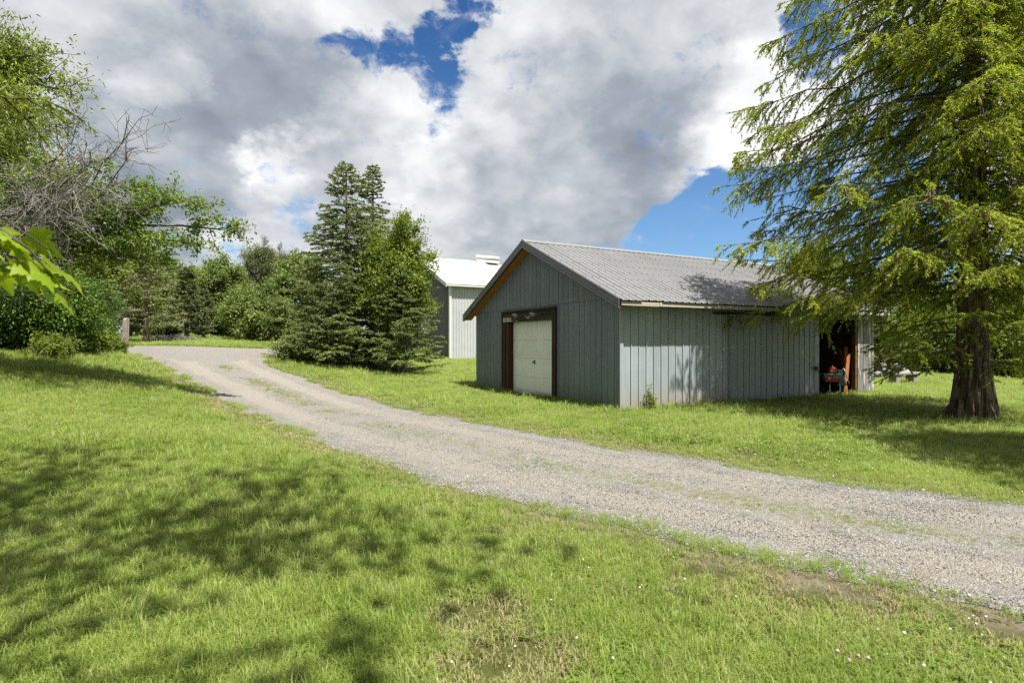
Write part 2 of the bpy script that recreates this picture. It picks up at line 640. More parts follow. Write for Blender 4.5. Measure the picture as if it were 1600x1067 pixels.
M['fascia'] = wood_mat('pale_fascia_wood', (0.40, 0.35, 0.28), (0.62, 0.57, 0.48), (0.16, 0.13, 0.10), 10, 'x', -0.09)
M['rafter'] = wood_mat('rafter_wood', (0.06, 0.045, 0.035), (0.14, 0.10, 0.075), None, 10, 'y')
M['grey_plank'] = wood_mat('silver_grey_plank', (0.13, 0.125, 0.115), (0.42, 0.41, 0.39), (0.62, 0.61, 0.58), 14, 'z', 0.0)
M['orange_plank'] = wood_mat('orange_board', (0.30, 0.10, 0.03), (0.56, 0.24, 0.08), None, 12, 'z')
M['inner_plank'] = wood_mat('brown_inner_board', (0.10, 0.055, 0.025), (0.24, 0.13, 0.05), None, 8, 'x')
M['black'] = plain_mat('dark_rubber', (0.02, 0.02, 0.022), 0.7)
M['metal'] = plain_mat('bare_metal', (0.55, 0.56, 0.57), 0.35, 0.8, 0.2)
M['teal'] = plain_mat('teal_paint', (0.035, 0.22, 0.21), 0.4, 0, 0.15)
M['greyteal'] = plain_mat('faded_teal_paint', (0.22, 0.33, 0.33), 0.45, 0, 0.15)
M['red'] = plain_mat('red_paint', (0.42, 0.05, 0.035), 0.4, 0, 0.15)
M['engine_highlight'] = plain_mat('engine_highlight', (0.65, 0.20, 0.07), 0.45)
M['crate'] = plain_mat('dark_crate', (0.035, 0.035, 0.04), 0.6)
M['white_plastic'] = plain_mat('white_plastic', (0.72, 0.73, 0.75), 0.4, 0, 0.05)
M['post_wood'] = wood_mat('silvered_post', (0.17, 0.15, 0.135), (0.42, 0.385, 0.345), (0.09, 0.075, 0.065), 16, 'z', -0.06)
M['dark_metal'] = plain_mat('dark_rusty_metal', (0.06, 0.05, 0.045), 0.7, 0.3)
M['bark_spruce'] = bark_mat('spruce_bark', (0.055, 0.036, 0.028), (0.30, 0.23, 0.185), 11)
M['bark_grey'] = bark_mat('grey_bark', (0.09, 0.08, 0.07), (0.25, 0.23, 0.20), 10)
M['twig_grey'] = bark_mat('bare_grey_twigs', (0.16, 0.14, 0.13), (0.38, 0.345, 0.32), 6)
M['twig_brown'] = bark_mat('brown_twigs', (0.10, 0.07, 0.05), (0.20, 0.15, 0.11), 6)
M['spruce'] = foliage_mat('norway_needles', (0.135, 0.195, 0.028), (0.335, 0.400, 0.046), (0.56, 0.58, 0.08), 0.45, 0.5)
M['bluespruce'] = foliage_mat('olive_spruce_needles', (0.105, 0.150, 0.050), (0.205, 0.260, 0.085), (0.345, 0.375, 0.135), 0.22, 0.5)
M['darkspruce'] = foliage_mat('dark_spruce_needles', (0.075, 0.105, 0.042), (0.155, 0.190, 0.072), (0.27, 0.29, 0.115), 0.2, 0.5)
M['pine'] = foliage_mat('pale_pine_needles', (0.18, 0.21, 0.105), (0.29, 0.32, 0.15), (0.42, 0.43, 0.21), 0.25, 0.5)
M['vine'] = foliage_mat('bright_broad_leaves', (0.115, 0.165, 0.024), (0.215, 0.285, 0.042), (0.38, 0.43, 0.08), 0.42, 0.45)
M['shrub'] = foliage_mat('shrub_leaves', (0.105, 0.165, 0.046), (0.210, 0.285, 0.080), (0.35, 0.41, 0.13), 0.35, 0.5)
M['shrub_dark'] = foliage_mat('deep_green_leaves', (0.042, 0.100, 0.016), (0.100, 0.190, 0.026), (0.24, 0.325, 0.046), 0.35, 0.7)
M['fine'] = foliage_mat('fine_pale_leaves', (0.13, 0.18, 0.034), (0.24, 0.30, 0.056), (0.36, 0.42, 0.09), 0.4, 0.5)
M['apple'] = foliage_mat('apple_leaves', (0.095, 0.160, 0.024), (0.200, 0.290, 0.046), (0.37, 0.45, 0.08), 0.38, 0.6)
M['maple'] = foliage_mat('maple_leaves', (0.15, 0.25, 0.016), (0.26, 0.38, 0.022), (0.40, 0.50, 0.035), 0.55, 2.0, 0.45)
M['yellow_leaf'] = foliage_mat('yellow_green_leaves', (0.12, 0.16, 0.02), (0.22, 0.25, 0.035), (0.36, 0.34, 0.06), 0.4, 0.6)
M['cone'] = plain_mat('spruce_cone', (0.17, 0.095, 0.055), 0.7, 0, 0.4, 60)
M['rock'] = plain_mat('pale_rock', (0.30, 0.285, 0.275), 0.85, 0, 0.35, 4)
M['glass'] = plain_mat('dark_window', (0.03, 0.035, 0.04), 0.15)


def ground_mats():
    m, N, out = new_mat('lawn_soil')
    wp = world_pos(N)
    n1 = N.noise(wp, 0.5, 5, 0.6)
    n2 = N.noise(wp, 3.0, 5, 0.65)
    n3 = N.noise(wp, 40, 4, 0.7)
    col = N.ramp(N.math('ADD', N.math('MULTIPLY', n1, 0.5), N.math('MULTIPLY', n2, 0.5)),
                 [(0.30, (0.070, 0.090, 0.022)), (0.5, (0.115, 0.125, 0.036)), (0.66, (0.165, 0.150, 0.070)), (0.76, (0.21, 0.17, 0.11))])
    soil = N.mix(N.maprange(n2, 0.35, 0.65), (0.185, 0.152, 0.108), (0.285, 0.242, 0.178))
    vg = N.new('ShaderNodeAttribute', attribute_name='tint').outputs['Fac']
    col = N.mix(N.maprange(N.math('ADD', vg, N.math('MULTIPLY', N.math('SUBTRACT', n2, 0.5), 0.9)), 0.35, 0.75), col, soil)
    far = N.new('ShaderNodeVectorMath', operation='LENGTH')
    N.put(far.inputs[0], wp)
    col = N.mix(N.maprange(far.outputs['Value'], 30, 60), col, (0.16, 0.20, 0.045))
    col = N.mix(N.maprange(n3, 0.35, 0.7, 0, 0.75), N.vmath('SCALE', col, scale=0.55), col)
    principled(N, out, col, 0.95, 0, 0.1, N.math('ADD', n3, n2), 0.8, 0.03)
    M['lawn'] = m
    m, N, out = new_mat('drive_gravel')
    wp = world_pos(N)
    vo = N.new('ShaderNodeTexVoronoi', feature='F1')
    N.put(vo.inputs['Vector'], wp)
    vo.inputs['Scale'].default_value = 85
    vo2 = N.new('ShaderNodeTexVoronoi', feature='F1')
    N.put(vo2.inputs['Vector'], wp)
    vo2.inputs['Scale'].default_value = 120
    big = N.noise(wp, 0.55, 4, 0.6)
    mid = N.noise(wp, 2.6, 5, 0.65)
    fine = N.noise(wp, 22, 5, 0.75)
    sepc = N.new('ShaderNodeSeparateColor')
    N.put(sepc.inputs[0], vo.outputs['Color'])
    stone = N.ramp(sepc.outputs[0], [(0.0, (0.14, 0.134, 0.127)), (0.35, (0.265, 0.255, 0.242)), (0.7, (0.37, 0.357, 0.34)), (1.0, (0.55, 0.535, 0.51))])
    dust = N.mix(N.maprange(mid, 0.35, 0.65), (0.29, 0.268, 0.236), (0.38, 0.358, 0.326))
    col = N.mix(N.maprange(fine, 0.30, 0.62, 0.25, 0.8), dust, stone)
    at_ = N.new('ShaderNodeAttribute', attribute_name='tint').outputs['Fac']
    tan = N.math('MULTIPLY', N.maprange(N.math('ADD', mid, N.math('MULTIPLY', big, 0.6)), 0.83, 1.0), 0.55)
    col = N.mix(tan, col, (0.31, 0.235, 0.16))
    rut = N.math('MULTIPLY', N.maprange(N.math('ADD', at_, N.math('MULTIPLY', N.math('SUBTRACT', mid, 0.5), 0.8)), 0.4, 0.75), 0.7)
    col = N.mix(rut, col, (0.425, 0.385, 0.325))
    hgt = N.math('ADD', N.math('MULTIPLY', vo.outputs['Distance'], -1.2), N.math('ADD', fine, N.math('MULTIPLY', vo2.outputs['Distance'], -0.5)))
    principled(N, out, col, 0.95, 0, 0.15, hgt, 0.9, 0.025)
    M['gravel'] = m
    m, N, out = new_mat('gravel_stone')
    oi = N.new('ShaderNodeObjectInfo').outputs['Random']
    col = N.ramp(oi, [(0.0, (0.13, 0.126, 0.12)), (0.4, (0.25, 0.243, 0.233)), (0.8, (0.36, 0.352, 0.338)), (1.0, (0.52, 0.51, 0.49))])
    principled(N, out, col, 0.9, 0, 0.2)
    M['stone'] = m
    for nm, a, b, c, dry in (('grass_blade', (0.190, 0.295, 0.042), (0.315, 0.425, 0.078), (0.455, 0.535, 0.145), (0.54, 0.50, 0.25)),
                        ('clover_leaf', (0.135, 0.240, 0.026), (0.210, 0.325, 0.042), (0.30, 0.41, 0.070), (0.33, 0.42, 0.10))):
        m, N, out = new_mat(nm)
        oi = N.new('ShaderNodeObjectInfo').outputs['Random']
        wp = world_pos(N)
        isl = N.new('ShaderNodeNewGeometry').outputs['Random Per Island']
        n = N.noise(wp, 0.7, 4, 0.65)
        f = N.math('ADD', N.math('MULTIPLY', oi, 0.35), N.math('ADD', N.math('MULTIPLY', isl, 0.25), N.math('MULTIPLY', N.maprange(n, 0.3, 0.7), 0.4)))
        col = N.ramp(f, [(0.15, a), (0.5, b), (0.85, c)])
        col = N.mix(N.maprange(N.math('ADD', isl, N.math('MULTIPLY', N.math('SUBTRACT', N.noise(wp, 1.6, 4, 0.6), 0.5), 1.6)), 0.86, 1.05, 0, 0.9), col, dry)
        bs = principled(N, None, col, 0.5, 0, 0.3)
        t = N.new('ShaderNodeBsdfTranslucent')
        N.put(t.inputs['Color'], N.vmath('SCALE', col, scale=ALB))
        mx = N.new('ShaderNodeMixShader')
        mx.inputs[0].default_value = 0.5
        N.l.new(bs.outputs[0], mx.inputs[1])
        N.l.new(t.outputs[0], mx.inputs[2])
        N.l.new(mx.outputs[0], out.inputs[0])
        M[nm] = m
    m, N, out = new_mat('dry_grass_blade')
    isl = N.new('ShaderNodeNewGeometry').outputs['Random Per Island']
    principled(N, out, N.ramp(isl, [(0.0, (0.16, 0.19, 0.05)), (0.4, (0.27, 0.25, 0.10)), (1.0, (0.42, 0.35, 0.20))]), 0.7, 0, 0.2)
    M['dry_blade'] = m
    M['clover_white'] = plain_mat('clover_flower', (0.72, 0.70, 0.62), 0.8, 0, 0.15, 200)
    M['clover_pink'] = plain_mat('pink_clover_flower', (0.60, 0.26, 0.42), 0.8, 0, 0.15, 200)
ground_mats()

# ------------------------------------------------------------------ ground and drive
def graded(a, fine0, fine1, b, step, grow=1.22):
    c = list(np.arange(fine0, fine1+1e-6, step))
    s, x = step, fine1
    while x < b:
        s *= grow
        x += s
        c.append(x)
    s, x = step, fine0
    pre = []
    while x > a:
        s *= grow
        x -= s
        pre.append(x)
    return np.array(pre[::-1]+c)

def build_ground():
    xs = graded(-900, -24, 16, 900, 0.3)
    ys = graded(-300, -6, 42, 1500, 0.3)
    X, Y = np.meshgrid(xs, ys)
    Z = zg(X, Y)
    V = np.stack([X, Y, Z], -1).reshape(-1, 3)
    nx, ny = len(xs), len(ys)
    i = np.arange(nx-1)[None, :]
    j = np.arange(ny-1)[:, None]*nx
    a = (i+j).ravel()
    Fq = np.stack([a, a+1, a+nx+1, a+nx], -1)
    mb = MB()
    XF, YF = X.ravel(), Y.ravel()
    tint = np.zeros(len(XF))
    near = (np.abs(XF) < 40) & (YF > -10) & (YF < 45)
    edge = np.concatenate([catmull(NEAR, 300), catmull(FAR, 300)])
    Q = np.stack([XF[near], YF[near]], -1)
    dmin = np.full(len(Q), 1e9)
    for k in range(0, len(edge), 60):
        dmin = np.minimum(dmin, np.linalg.norm(Q[:, None]-edge[None, k:k+60], axis=2).min(1))
    tint[near] = np.clip(1-dmin/.75, 0, 1)
    mb.add(V, Fq, 0, tint)
    props(mb.obj('ground', M['lawn'], smooth=True), 'green lawn ground rolling up to the left', None, None, 'structure')

NEAR = [np.array([3.03, 3.26])+9*np.array([.809, -.588]), np.array([3.03, 3.26])+4*np.array([.809, -.588])]
NEAR += [P(*q) for q in ((1600, 955), (1200, 880), (1000, 830), (800, 785), (640, 740), (500, 690), (400, 652), (325, 612), (258, 577), (205, 553))]
FAR = [np.array([4.98, 5.35])+9*np.array([.78, -.62]), np.array([4.98, 5.35])+4*np.array([.78, -.62])]
FAR += [P(*q) for q in ((1600, 790), (1400, 768), (1200, 735), (970, 700), (800, 670), (640, 640), (560, 619), (480, 592), (418, 568), (424, 554))]

def catmull(pts, n):
    pts = np.array(pts)
    k = len(pts)
    t = np.linspace(0, k-1.0001, n)
    i = np.floor(t).astype(int)
    f = (t-i)[:, None]
    g = lambda j: pts[np.clip(j, 0, k-1)]
    p0, p1, p2, p3 = g(i-1), g(i), g(i+1), g(i+2)
    return 0.5*((2*p1)+(-p0+p2)*f+(2*p0-5*p1+4*p2-p3)*f*f+(-p0+3*p1-3*p2+p3)*f**3)

build_ground()

LANES = []
def strip(near, far, n, m, name, lift, label, ruts=True, seed=1):
    A, B = catmull(near, n), catmull(far, n)
    s = np.concatenate([[0], np.cumsum(np.linalg.norm(np.diff((A+B)/2, axis=0), axis=1))])
    D = unit(B-A)
    A = A+D*(0.16*fbm(s*1.3, s*0+1.5, seed)+0.05*vnoise(s*7, s*0+.5, seed+5))[:, None]
    B = B+D*(0.16*fbm(s*1.3, s*0+8.5, seed+9)+0.05*vnoise(s*7, s*0+3.5, seed+6))[:, None]
    t = np.linspace(0, 1, m)
    G = A[:, None]*(1-t)[None, :, None]+B[:, None]*t[None, :, None]
    w = np.linalg.norm(B-A, axis=1)[:, None]
    rut = np.exp(-((t-0.24)/0.11)**2)+np.exp(-((t-0.72)/0.11)**2)
    edge = np.minimum(t, 1-t)
    crown = np.clip(edge/0.10, 0, 1)
    z = zg(G[..., 0], G[..., 1])+lift+0.018*crown[None]-(0.014*rut[None] if ruts else 0)+0.006*vnoise(G[..., 0]*3, G[..., 1]*3, 11)*crown[None]
    V = np.concatenate([G, z[..., None]], -1).reshape(-1, 3)
    i = np.arange(m-1)[None, :]
    j = np.arange(n-1)[:, None]*m
    a = (i+j).ravel()
    Fq = np.stack([a, a+1, a+m+1, a+m], -1)
    mb = MB()
    mb.add(V, Fq, 0, np.broadcast_to(rut[None] if ruts else rut[None]*0, (n, m)).ravel())
    o = mb.obj(name, M['gravel'], smooth=True)
    props(o, label, None, None, 'structure')
    LANES.append((A, B))
    return (A+B)/2

strip(NEAR, FAR, 420, 34, 'gravel_drive', 0.006, 'pale gravel drive curving past the barn', seed=1)
strip([P(60, 548), P(130, 549), P(205, 556), P(330, 566), P(424, 556), P(520, 560)], [P(60, 538), P(130, 538), P(205, 540), P(330, 542), P(424, 545), P(520, 549)],
      140, 16, 'gravel_turning', 0.011, 'gravel turning strip across the far end of the drive', False, 4)

def in_poly(X, Y, poly):
    res = np.zeros(len(X), bool)
    x0, y0 = poly[:, 0], poly[:, 1]
    x1, y1 = np.roll(x0, -1), np.roll(y0, -1)
    for a, b, c, d in zip(x0, y0, x1, y1):
        if b == d:
            continue
        cond = ((b > Y) != (d > Y)) & (X < (c-a)*(Y-b)/(d-b)+a)
        res ^= cond
    return res

def on_drive(X, Y):
    r = np.zeros(len(X), bool)
    for A, B in LANES:
        r |= in_poly(X, Y, np.concatenate([A[::3], B[::-3]]))
    return r
# ------------------------------------------------------------------ old barn
BROT = math.atan2(.474, .881)
BA = np.array([2.44, 12.34])
BL, BW = 9.95, 7.83
YR, ZR, SL = BW/2, 4.46, 0.456
def zr(y):
    return ZR-SL*abs(YR-y)

RIB = [(0.0, -0.022), (0.012, -0.022), (0.016, 0.012), (0.036, 0.012), (0.044, 0.0), (0.095, 0.0), (0.100, 0.006), (0.112, 0.006), (0.117, 0.0),
       (0.160, 0.0), (0.165, 0.006), (0.177, 0.006), (0.182, 0.0), (0.2286, 0.0)]
PLK = [(0.0, -0.030), (0.010, -0.028), (0.014, 0.0), (0.062, 0.0), (0.067, 0.005), (0.079, 0.005), (0.084, 0.0), (0.146, 0.0), (0.151, 0.005), (0.163, 0.005), (0.168, 0.0), (0.2246, 0.0), (0.2286, -0.030)]
DEEP = [(0.0, -0.03), (0.022, -0.03), (0.032, 0.004), (0.19, 0.004), (0.2256, 0.0)]

def panel_mesh(name, mat, prof, zb, zt, u, nrm, width=None, thick=0.004):
    """one steel strip: profile along u, standing out along nrm, from zb(s) to zt(s)"""
    u, nrm = np.array(u, float), np.array(nrm, float)
    pr = [(a, b) for a, b in prof if width is None or a <= width+1e-6]
    mb = MB()
    n = len(pr)
    v = []
    for s, h in pr:
        for zf in (zb, zt):
            q = u*s+nrm*h
            v.append((q[0], q[1], zf(s)))
    f = [(2*i, 2*i+2, 2*i+3, 2*i+1) for i in range(n-1)]
    # folded back edges give the sheet its thickness
    for s, h in (pr[0], pr[-1]):
        k = len(v)
        q = u*s+nrm*(h-thick-0.012)
        q0 = u*s+nrm*h
        v += [(q0[0], q0[1], zb(s)), (q0[0], q0[1], zt(s)), (q[0], q[1], zb(s)), (q[0], q[1], zt(s))]
        f.append((k, k+1, k+3, k+2))
    mb.add(v, f)
    return mb.mesh(name, mat)

def link_mesh(name, me, parent, loc=(0, 0, 0)):
    o = bpy.data.objects.new(name, me)
    COL.objects.link(o)
    o.parent = parent
    o.location = loc
    return o

def build_barn():
    rng = random.Random(4)
    b = thing('barn', 'weathered grey steel-clad barn with a pale garage door beside the gravel drive', 'barn', (BA[0], BA[1], 0), BROT)
    pitch = 0.2286
    # gable wall, lower and upper strips
    SEAM = 2.62
    n = int(BW/pitch)
    low_me = panel_mesh('siding_panel', M['gable'], PLK, lambda s: 0.02, lambda s: SEAM, (0, 1, 0), (-1, 0, 0))
    ov_me = panel_mesh('siding_panel', M['gable'], PLK, lambda s: 2.535, lambda s: SEAM, (0, 1, 0), (-1, 0, 0))
    for i in range(n+1):
        y = i*pitch
        w = min(pitch, BW-y)
        if w < 0.04:
            continue
        if 2.60 < y+0.01 < 5.60:
            if y+pitch > 5.70-0.001:
                pass
            link_mesh('siding_panel', ov_me, b, (0, y, 0))
        else:
            me = low_me if w > pitch-1e-4 else panel_mesh('siding_panel', M['gable'], PLK, lambda s: 0.02, lambda s: SEAM, (0, 1, 0), (-1, 0, 0), w)
            link_mesh('siding_panel', me, b, (rng.uniform(-0.003, 0.003), y, rng.uniform(-0.012, 0.008)))
        up = panel_mesh('siding_panel', M['gable'], PLK, lambda s: SEAM-0.03, lambda s, y=y: max(SEAM-0.02, zr(y+s)-0.07), (0, 1, 0), (-1, 0, 0), w)
        link_mesh('siding_panel', up, b, (-0.018+rng.uniform(-0.002, 0.002), y, 0))
    # side wall strips
    sw = panel_mesh('siding_panel', M['side'], RIB, lambda s: 0.02, lambda s: 2.615, (1, 0, 0), (0, -1, 0))
    x = 0.04
    while x < 7.0:
        link_mesh('siding_panel', sw, b, (x, rng.uniform(-0.003, 0.003), rng.uniform(-0.015, 0.005)))
        x += pitch
    link_mesh('siding_panel', panel_mesh('siding_panel', M['side'], [(0, 0), (2.9, 0)], lambda s: 2.26, lambda s: 2.615, (1, 0, 0), (0, -1, 0)), b, (7.07, 0, 0))
    # corner trim: a bent strip of galvanised steel
    m = MB()
    m.box(-0.045, 0.0, -0.030, -0.006, 0.03, 2.60)
    m.box(0.0, 0.05, -0.030, -0.024, 0.03, 2.60)
    m.obj('corner_trim', M['side'], b)
    # weathered plank wall at the far end of the side
    for k in range(6):
        m = MB()
        w = rng.uniform(0.120, 0.138)
        m.box(0, w, -0.02, 0.012, rng.uniform(0.0, 0.06), 2.255-rng.uniform(0, 0.02))
        o = m.obj('wall_plank', M['grey_plank'], b, bevel=0.004)
        o.location = (9.10+k*0.142, rng.uniform(-0.006, 0.006), 0)
    # back walls
    m = MB()
    m.box(0.03, BL, BW-0.06, BW, 0, 2.6)
    m.obj('rear_wall', M['gable'], b)
    m = MB()
    m.prism([(0.0, 0.0), (BW-0.06, 0.0), (BW-0.06, 2.6), (YR, ZR-0.08), (0.0, 2.6)], BL-0.05, BL, 0)
    m.obj('end_wall', M['gable'], b)
    m = MB()
    m.box(0.1, BL-0.1, 0.05, BW-0.1, -0.01, 0.02)
    m.obj('dirt_floor', M['lawn'], b)
    # horizontal boards on the inside of the end wall
    for k in range(10):
        m = MB()
        m.box(0, 0.03, 0.05, 4.0, 0, rng.uniform(0.205, 0.22))
        o = m.obj('inner_board', M['inner_plank'], b)
        o.location = (BL-0.085-rng.uniform(0, 0.008), 0, 0.02+k*0.228)
    m = MB()
    m.box(6.85, 6.90, 0.05, BW-0.1, 0.02, 2.5)
    m.obj('stall_partition', M['inner_plank'], b)
    # garage door: seal and backing, four sections of four pressed panels, handle
    y0, y1, rec = 2.82, 5.30, 0.13
    m = MB()
    m.box(rec+0.035, rec+0.055, y0-0.05, y1+0.05, 0.03, 2.2)
    m.box(rec-0.004, rec+0.03, y0, y1, 0.015, 0.045, 1)
    gd = m.obj('garage_door', [M['door_white'], M['black']], b)
    H = 2.17
    for k in range(4):
        za, zb = 0.047+k*0.532, 0.047+(k+1)*0.532-0.006
        m = MB()
        m.box(rec, rec+0.033, y0+0.003, y1-0.003, za, zb)
        bm_ = MB()
        # face with recessed panels: outer frame rails plus inner field
        pw = (y1-y0)/4
        for q in range(4):
            ya, yb = y0+q*pw+0.07, y0+(q+1)*pw-0.07
            zc, zd = za+0.10, zb-0.10
            o_ = 0.012
            v = [(rec-0.001, ya, zc), (rec-0.001, yb, zc), (rec-0.001, yb, zd), (rec-0.001, ya, zd),
                 (rec-0.004, ya+o_, zc+o_), (rec-0.004, yb-o_, zc+o_), (rec-0.004, yb-o_, zd-o_), (rec-0.004, ya+o_, zd-o_),
                 (rec-0.0035, ya+2*o_, zc+2*o_), (rec-0.0035, yb-2*o_, zc+2*o_), (rec-0.0035, yb-2*o_, zd-2*o_), (rec-0.0035, ya+2*o_, zd-2*o_)]
            f = [(i, (i+1) % 4, 4+(i+1) % 4, 4+i) for i in range(4)]+[(4+i, 4+(i+1) % 4, 8+(i+1) % 4, 8+i) for i in range(4)]+[(8, 9, 10, 11)]
            m.add(v, [q[::-1] for q in f])
        m.obj('door_section', M['door_white'], gd)
    m = MB()
    m.box(rec-0.03, rec-0.002, 3.98, 4.02, 0.95, 1.06)
    m.tube([(rec-0.05, 3.92, 1.0), (rec-0.05, 4.08, 1.0)], 0.011, 8)
    m.tube([(rec-0.05, 4.0, 1.0), (rec-0.02, 4.0, 1.0)], 0.012, 8)
    m.obj('door_handle', M['dark_metal'], gd)
    # timber surround
    def plank(name, mat, x0, x1, ya, yb, za, zb, bev=0.006):
        m = MB()
        m.box(x0, x1, ya, yb, za, zb)
        return m.obj(name, mat, b, bevel=bev)
    plank('door_jamb', M['dark_wood'], -0.05, 0.14, 2.70, 2.815, 0.0, 2.19)
    plank('door_jamb', M['dark_wood'], -0.055, 0.05, 5.50, 5.69, 0.0, 2.19)
    plank('door_jamb', M['red_wood'], -0.035, 0.14, 5.305, 5.497, 0.0, 2.17)
    plank('header_plank', M['header'], -0.060, 0.05, 2.70, 5.10, 2.195, 2.345)
    plank('header_plank', M['header'], -0.052, 0.05, 2.70, 5.10, 2.350, 2.465)
    plank('header_plank', M['grey_plank'], -0.060, 0.05, 5.105, 5.62, 2.195, 2.335)
    plank('header_plank', M['red_wood'], -0.050, 0.05, 5.105, 5.66, 2.340, 2.465)
    plank('header_cap', M['dark_wood'], -0.085, 0.05, 2.62, 5.72, 2.470, 2.530)
    plank('door_jamb', M['dark_wood'], -0.066, -0.02, 2.62, 2.695, 0.0, 2.466)
    plank('door_jamb', M['dark_wood'], -0.066, -0.02, 5.695, 5.74, 0.0, 2.466)
    # roof sheets on both slopes
    c, s_ = math.cos(math.atan(SL)), math.sin(math.atan(SL))
    Lr = (YR+0.33)/c
    prof = []
    for k in range(3):
        o_ = k*0.2
        prof += [(o_, 0.022), (o_+0.022, 0.022), (o_+0.036, 0.0), (o_+0.10, 0.0), (o_+0.106, 0.006), (o_+0.124, 0.006), (o_+0.130, 0.0), (o_+0.186, 0.0)]
    prof += [(0.6, 0.022)]
    def roof_mesh(side, jag):
        m = MB()
        v, f = [], []
        for (s, h) in prof:
            for t in (0.0, 1.0):
                d = Lr*t-(jag if t == 0 else 0)
                y = -0.365+d*c
                z = zr(-0.365)+d*s_
                y2, z2 = y-h*s_, z+h*c
                v.append((s, y2 if side == 0 else BW-y2, z2))
        n = len(prof)
        for i in range(n-1):
            f.append((2*i, 2*i+2, 2*i+3, 2*i+1) if side == 0 else (2*i, 2*i+1, 2*i+3, 2*i+2))
        k = len(v)
        for (s, h) in prof:                     # thickness at the eave
            y = -0.365-jag*c
            z = zr(-0.365)-jag*s_
            y2, z2 = y-(h-0.012)*s_, z+(h-0.012)*c
            v.append((s, y2 if side == 0 else BW-y2, z2))
        for i in range(n-1):
            f.append((2*i, k+i, k+i+1, 2*i+2))
        m.add(v, f)
        return m.mesh('roof_sheet', M['roof'])
    fronts = [roof_mesh(0, j) for j in (0.0, 0.015, 0.03)]
    backs = roof_mesh(1, 0.0)
    for i in range(18):
        x = -0.31+i*0.6
        o = link_mesh('roof_sheet', rng.choice(fronts), b, (x, 0, rng.uniform(0, 0.008)))
        link_mesh('roof_sheet', backs, b, (x, 0, rng.uniform(0, 0.006)))
    # screw heads in rows across the front slope
    m = MB()
    for row in range(8):
        d = 0.25+row*0.6
        for i in range(53):
            x = -0.27+i*0.2
            y, z = -0.365+d*c, zr(-0.365)+d*s_+0.03
            m.box(x-0.009, x+0.009, y-0.010, y+0.010, z-0.006, z+0.008)
    o = m.obj('roof_screw', M['dark_metal'], b)
    o['kind'] = 'stuff'
    m = MB()
    m.prism([(YR-0.16, zr(YR-0.16)+0.03), (YR, ZR+0.045), (YR+0.16, zr(YR+0.16)+0.03), (YR+0.16, zr(YR+0.16)+0.022), (YR, ZR+0.035), (YR-0.16, zr(YR-0.16)+0.022)], -0.34, 10.5, 0)
    m.obj('ridge_cap', M['roof'], b)
    # roof deck below the sheets, keeps the inside dark
    m = MB()
    for sgn in (0, 1):
        fy = (lambda y: y) if sgn == 0 else (lambda y: BW-y)
        v = [(x, fy(y), zr(y)-dz) for x in (-0.28, 10.4) for y in (-0.28, YR) for dz in (0.004, 0.022)]
        f = [(0, 1, 3, 2), (4, 6, 7, 5), (0, 4, 5, 1), (2, 3, 7, 6), (0, 2, 6, 4), (1, 5, 7, 3)]
        m.add(v, f)
    m.obj('roof_deck', M['rafter'], b)
    # rafter tails under the eave
    m = MB()
    m.prism([(-0.285, zr(-0.285)-0.03), (0.6, zr(0.6)-0.03), (0.6, zr(0.6)-0.12), (-0.285, zr(-0.285)-0.11)], -0.02, 0.02, 0)
    rm = m.mesh('rafter', M['rafter'])
    for i in range(17):
        link_mesh('rafter', rm, b, (0.05+i*0.61, 0, 0))
    # pale fascia boards, loose and uneven
    x = -0.27
    for k, L in enumerate((1.1, 1.75, 1.5, 2.1, 2.0, 2.0)):
        m = MB()
        m.box(0, L-0.012, -0.012, 0.012, 0, 0.088)
        o = m.obj('fascia_board', M['fascia'], b, bevel=0.004)
        o.location = (x, -0.350+rng.uniform(-0.003, 0.003), 2.383+rng.uniform(-0.004, 0.004))
        o.rotation_euler = (0, rng.uniform(-0.002, 0.002), 0)
        x += L
    # barge boards with four steel lines, orange soffit beneath
    for sgn in (0, 1):
        fy = (lambda y: y) if sgn == 0 else (lambda y: BW-y)
        def band(name, mat, xa, xb, d0, d1, parent, ya=-0.345, yb=YR):
            m = MB()
            v = [(x, fy(y), zr(y)-d) for x in (xa, xb) for y in (ya, yb) for d in (d0, d1)]
            f = [(0, 1, 3, 2), (4, 6, 7, 5), (0, 4, 5, 1), (2, 3, 7, 6), (0, 2, 6, 4), (1, 5, 7, 3)]
            m.add(v, f)
            return m.obj(name, mat, parent)
        bb = band('barge_board', M['groove_shade'], -0.325, -0.285, -0.005, 0.215, b)
        for q in range(5):
            band('trim_strip', M['trim'], -0.345, -0.326, -0.018+q*0.046, 0.011+q*0.046, bb)
        band('soffit', M['soffit'], -0.284, -0.02, 0.165, 0.185, b, -0.32, YR-0.02)
    # sliding door on the side wall
    m = MB()
    m.box(3.45, 7.06, -0.095, -0.03, 0.05, 0.155)
    m.box(3.45, 7.06, -0.095, -0.05, 2.18, 2.28)
    sd = m.obj('sliding_door', M['slide'], b)
    dm = panel_mesh('door_panel', M['slide'], DEEP, lambda s: 0.157, lambda s: 2.178, (1, 0, 0), (0, -1, 0))
    for i in range(15):
        link_mesh('door_panel', dm, sd, (3.46+i*0.2256, -0.085+rng.uniform(-0.003, 0.003), 0))
    m = MB()
    m.box(6.85, 7.06, -0.098, -0.03, 0.157, 2.178)
    m.obj('door_stile', M['slide'], sd)
    m = MB()
    m.box(6.72, 6.90, -0.125, -0.10, 0.86, 0.885)
    m.box(6.88, 6.97, -0.135, -0.10, 0.78, 0.90)
    m.tube([(6.93, -0.13, 0.80), (6.95, -0.17, 0.74), (6.96, -0.13, 0.70)], 0.01, 6)
    m.obj('door_latch', M['dark_metal'], sd)
    m = MB()
    m.box(2.9, 9.1, -0.10, -0.02, 2.285, 2.335)
    m.obj('door_track', M['dark_metal'], b)
    m = MB()
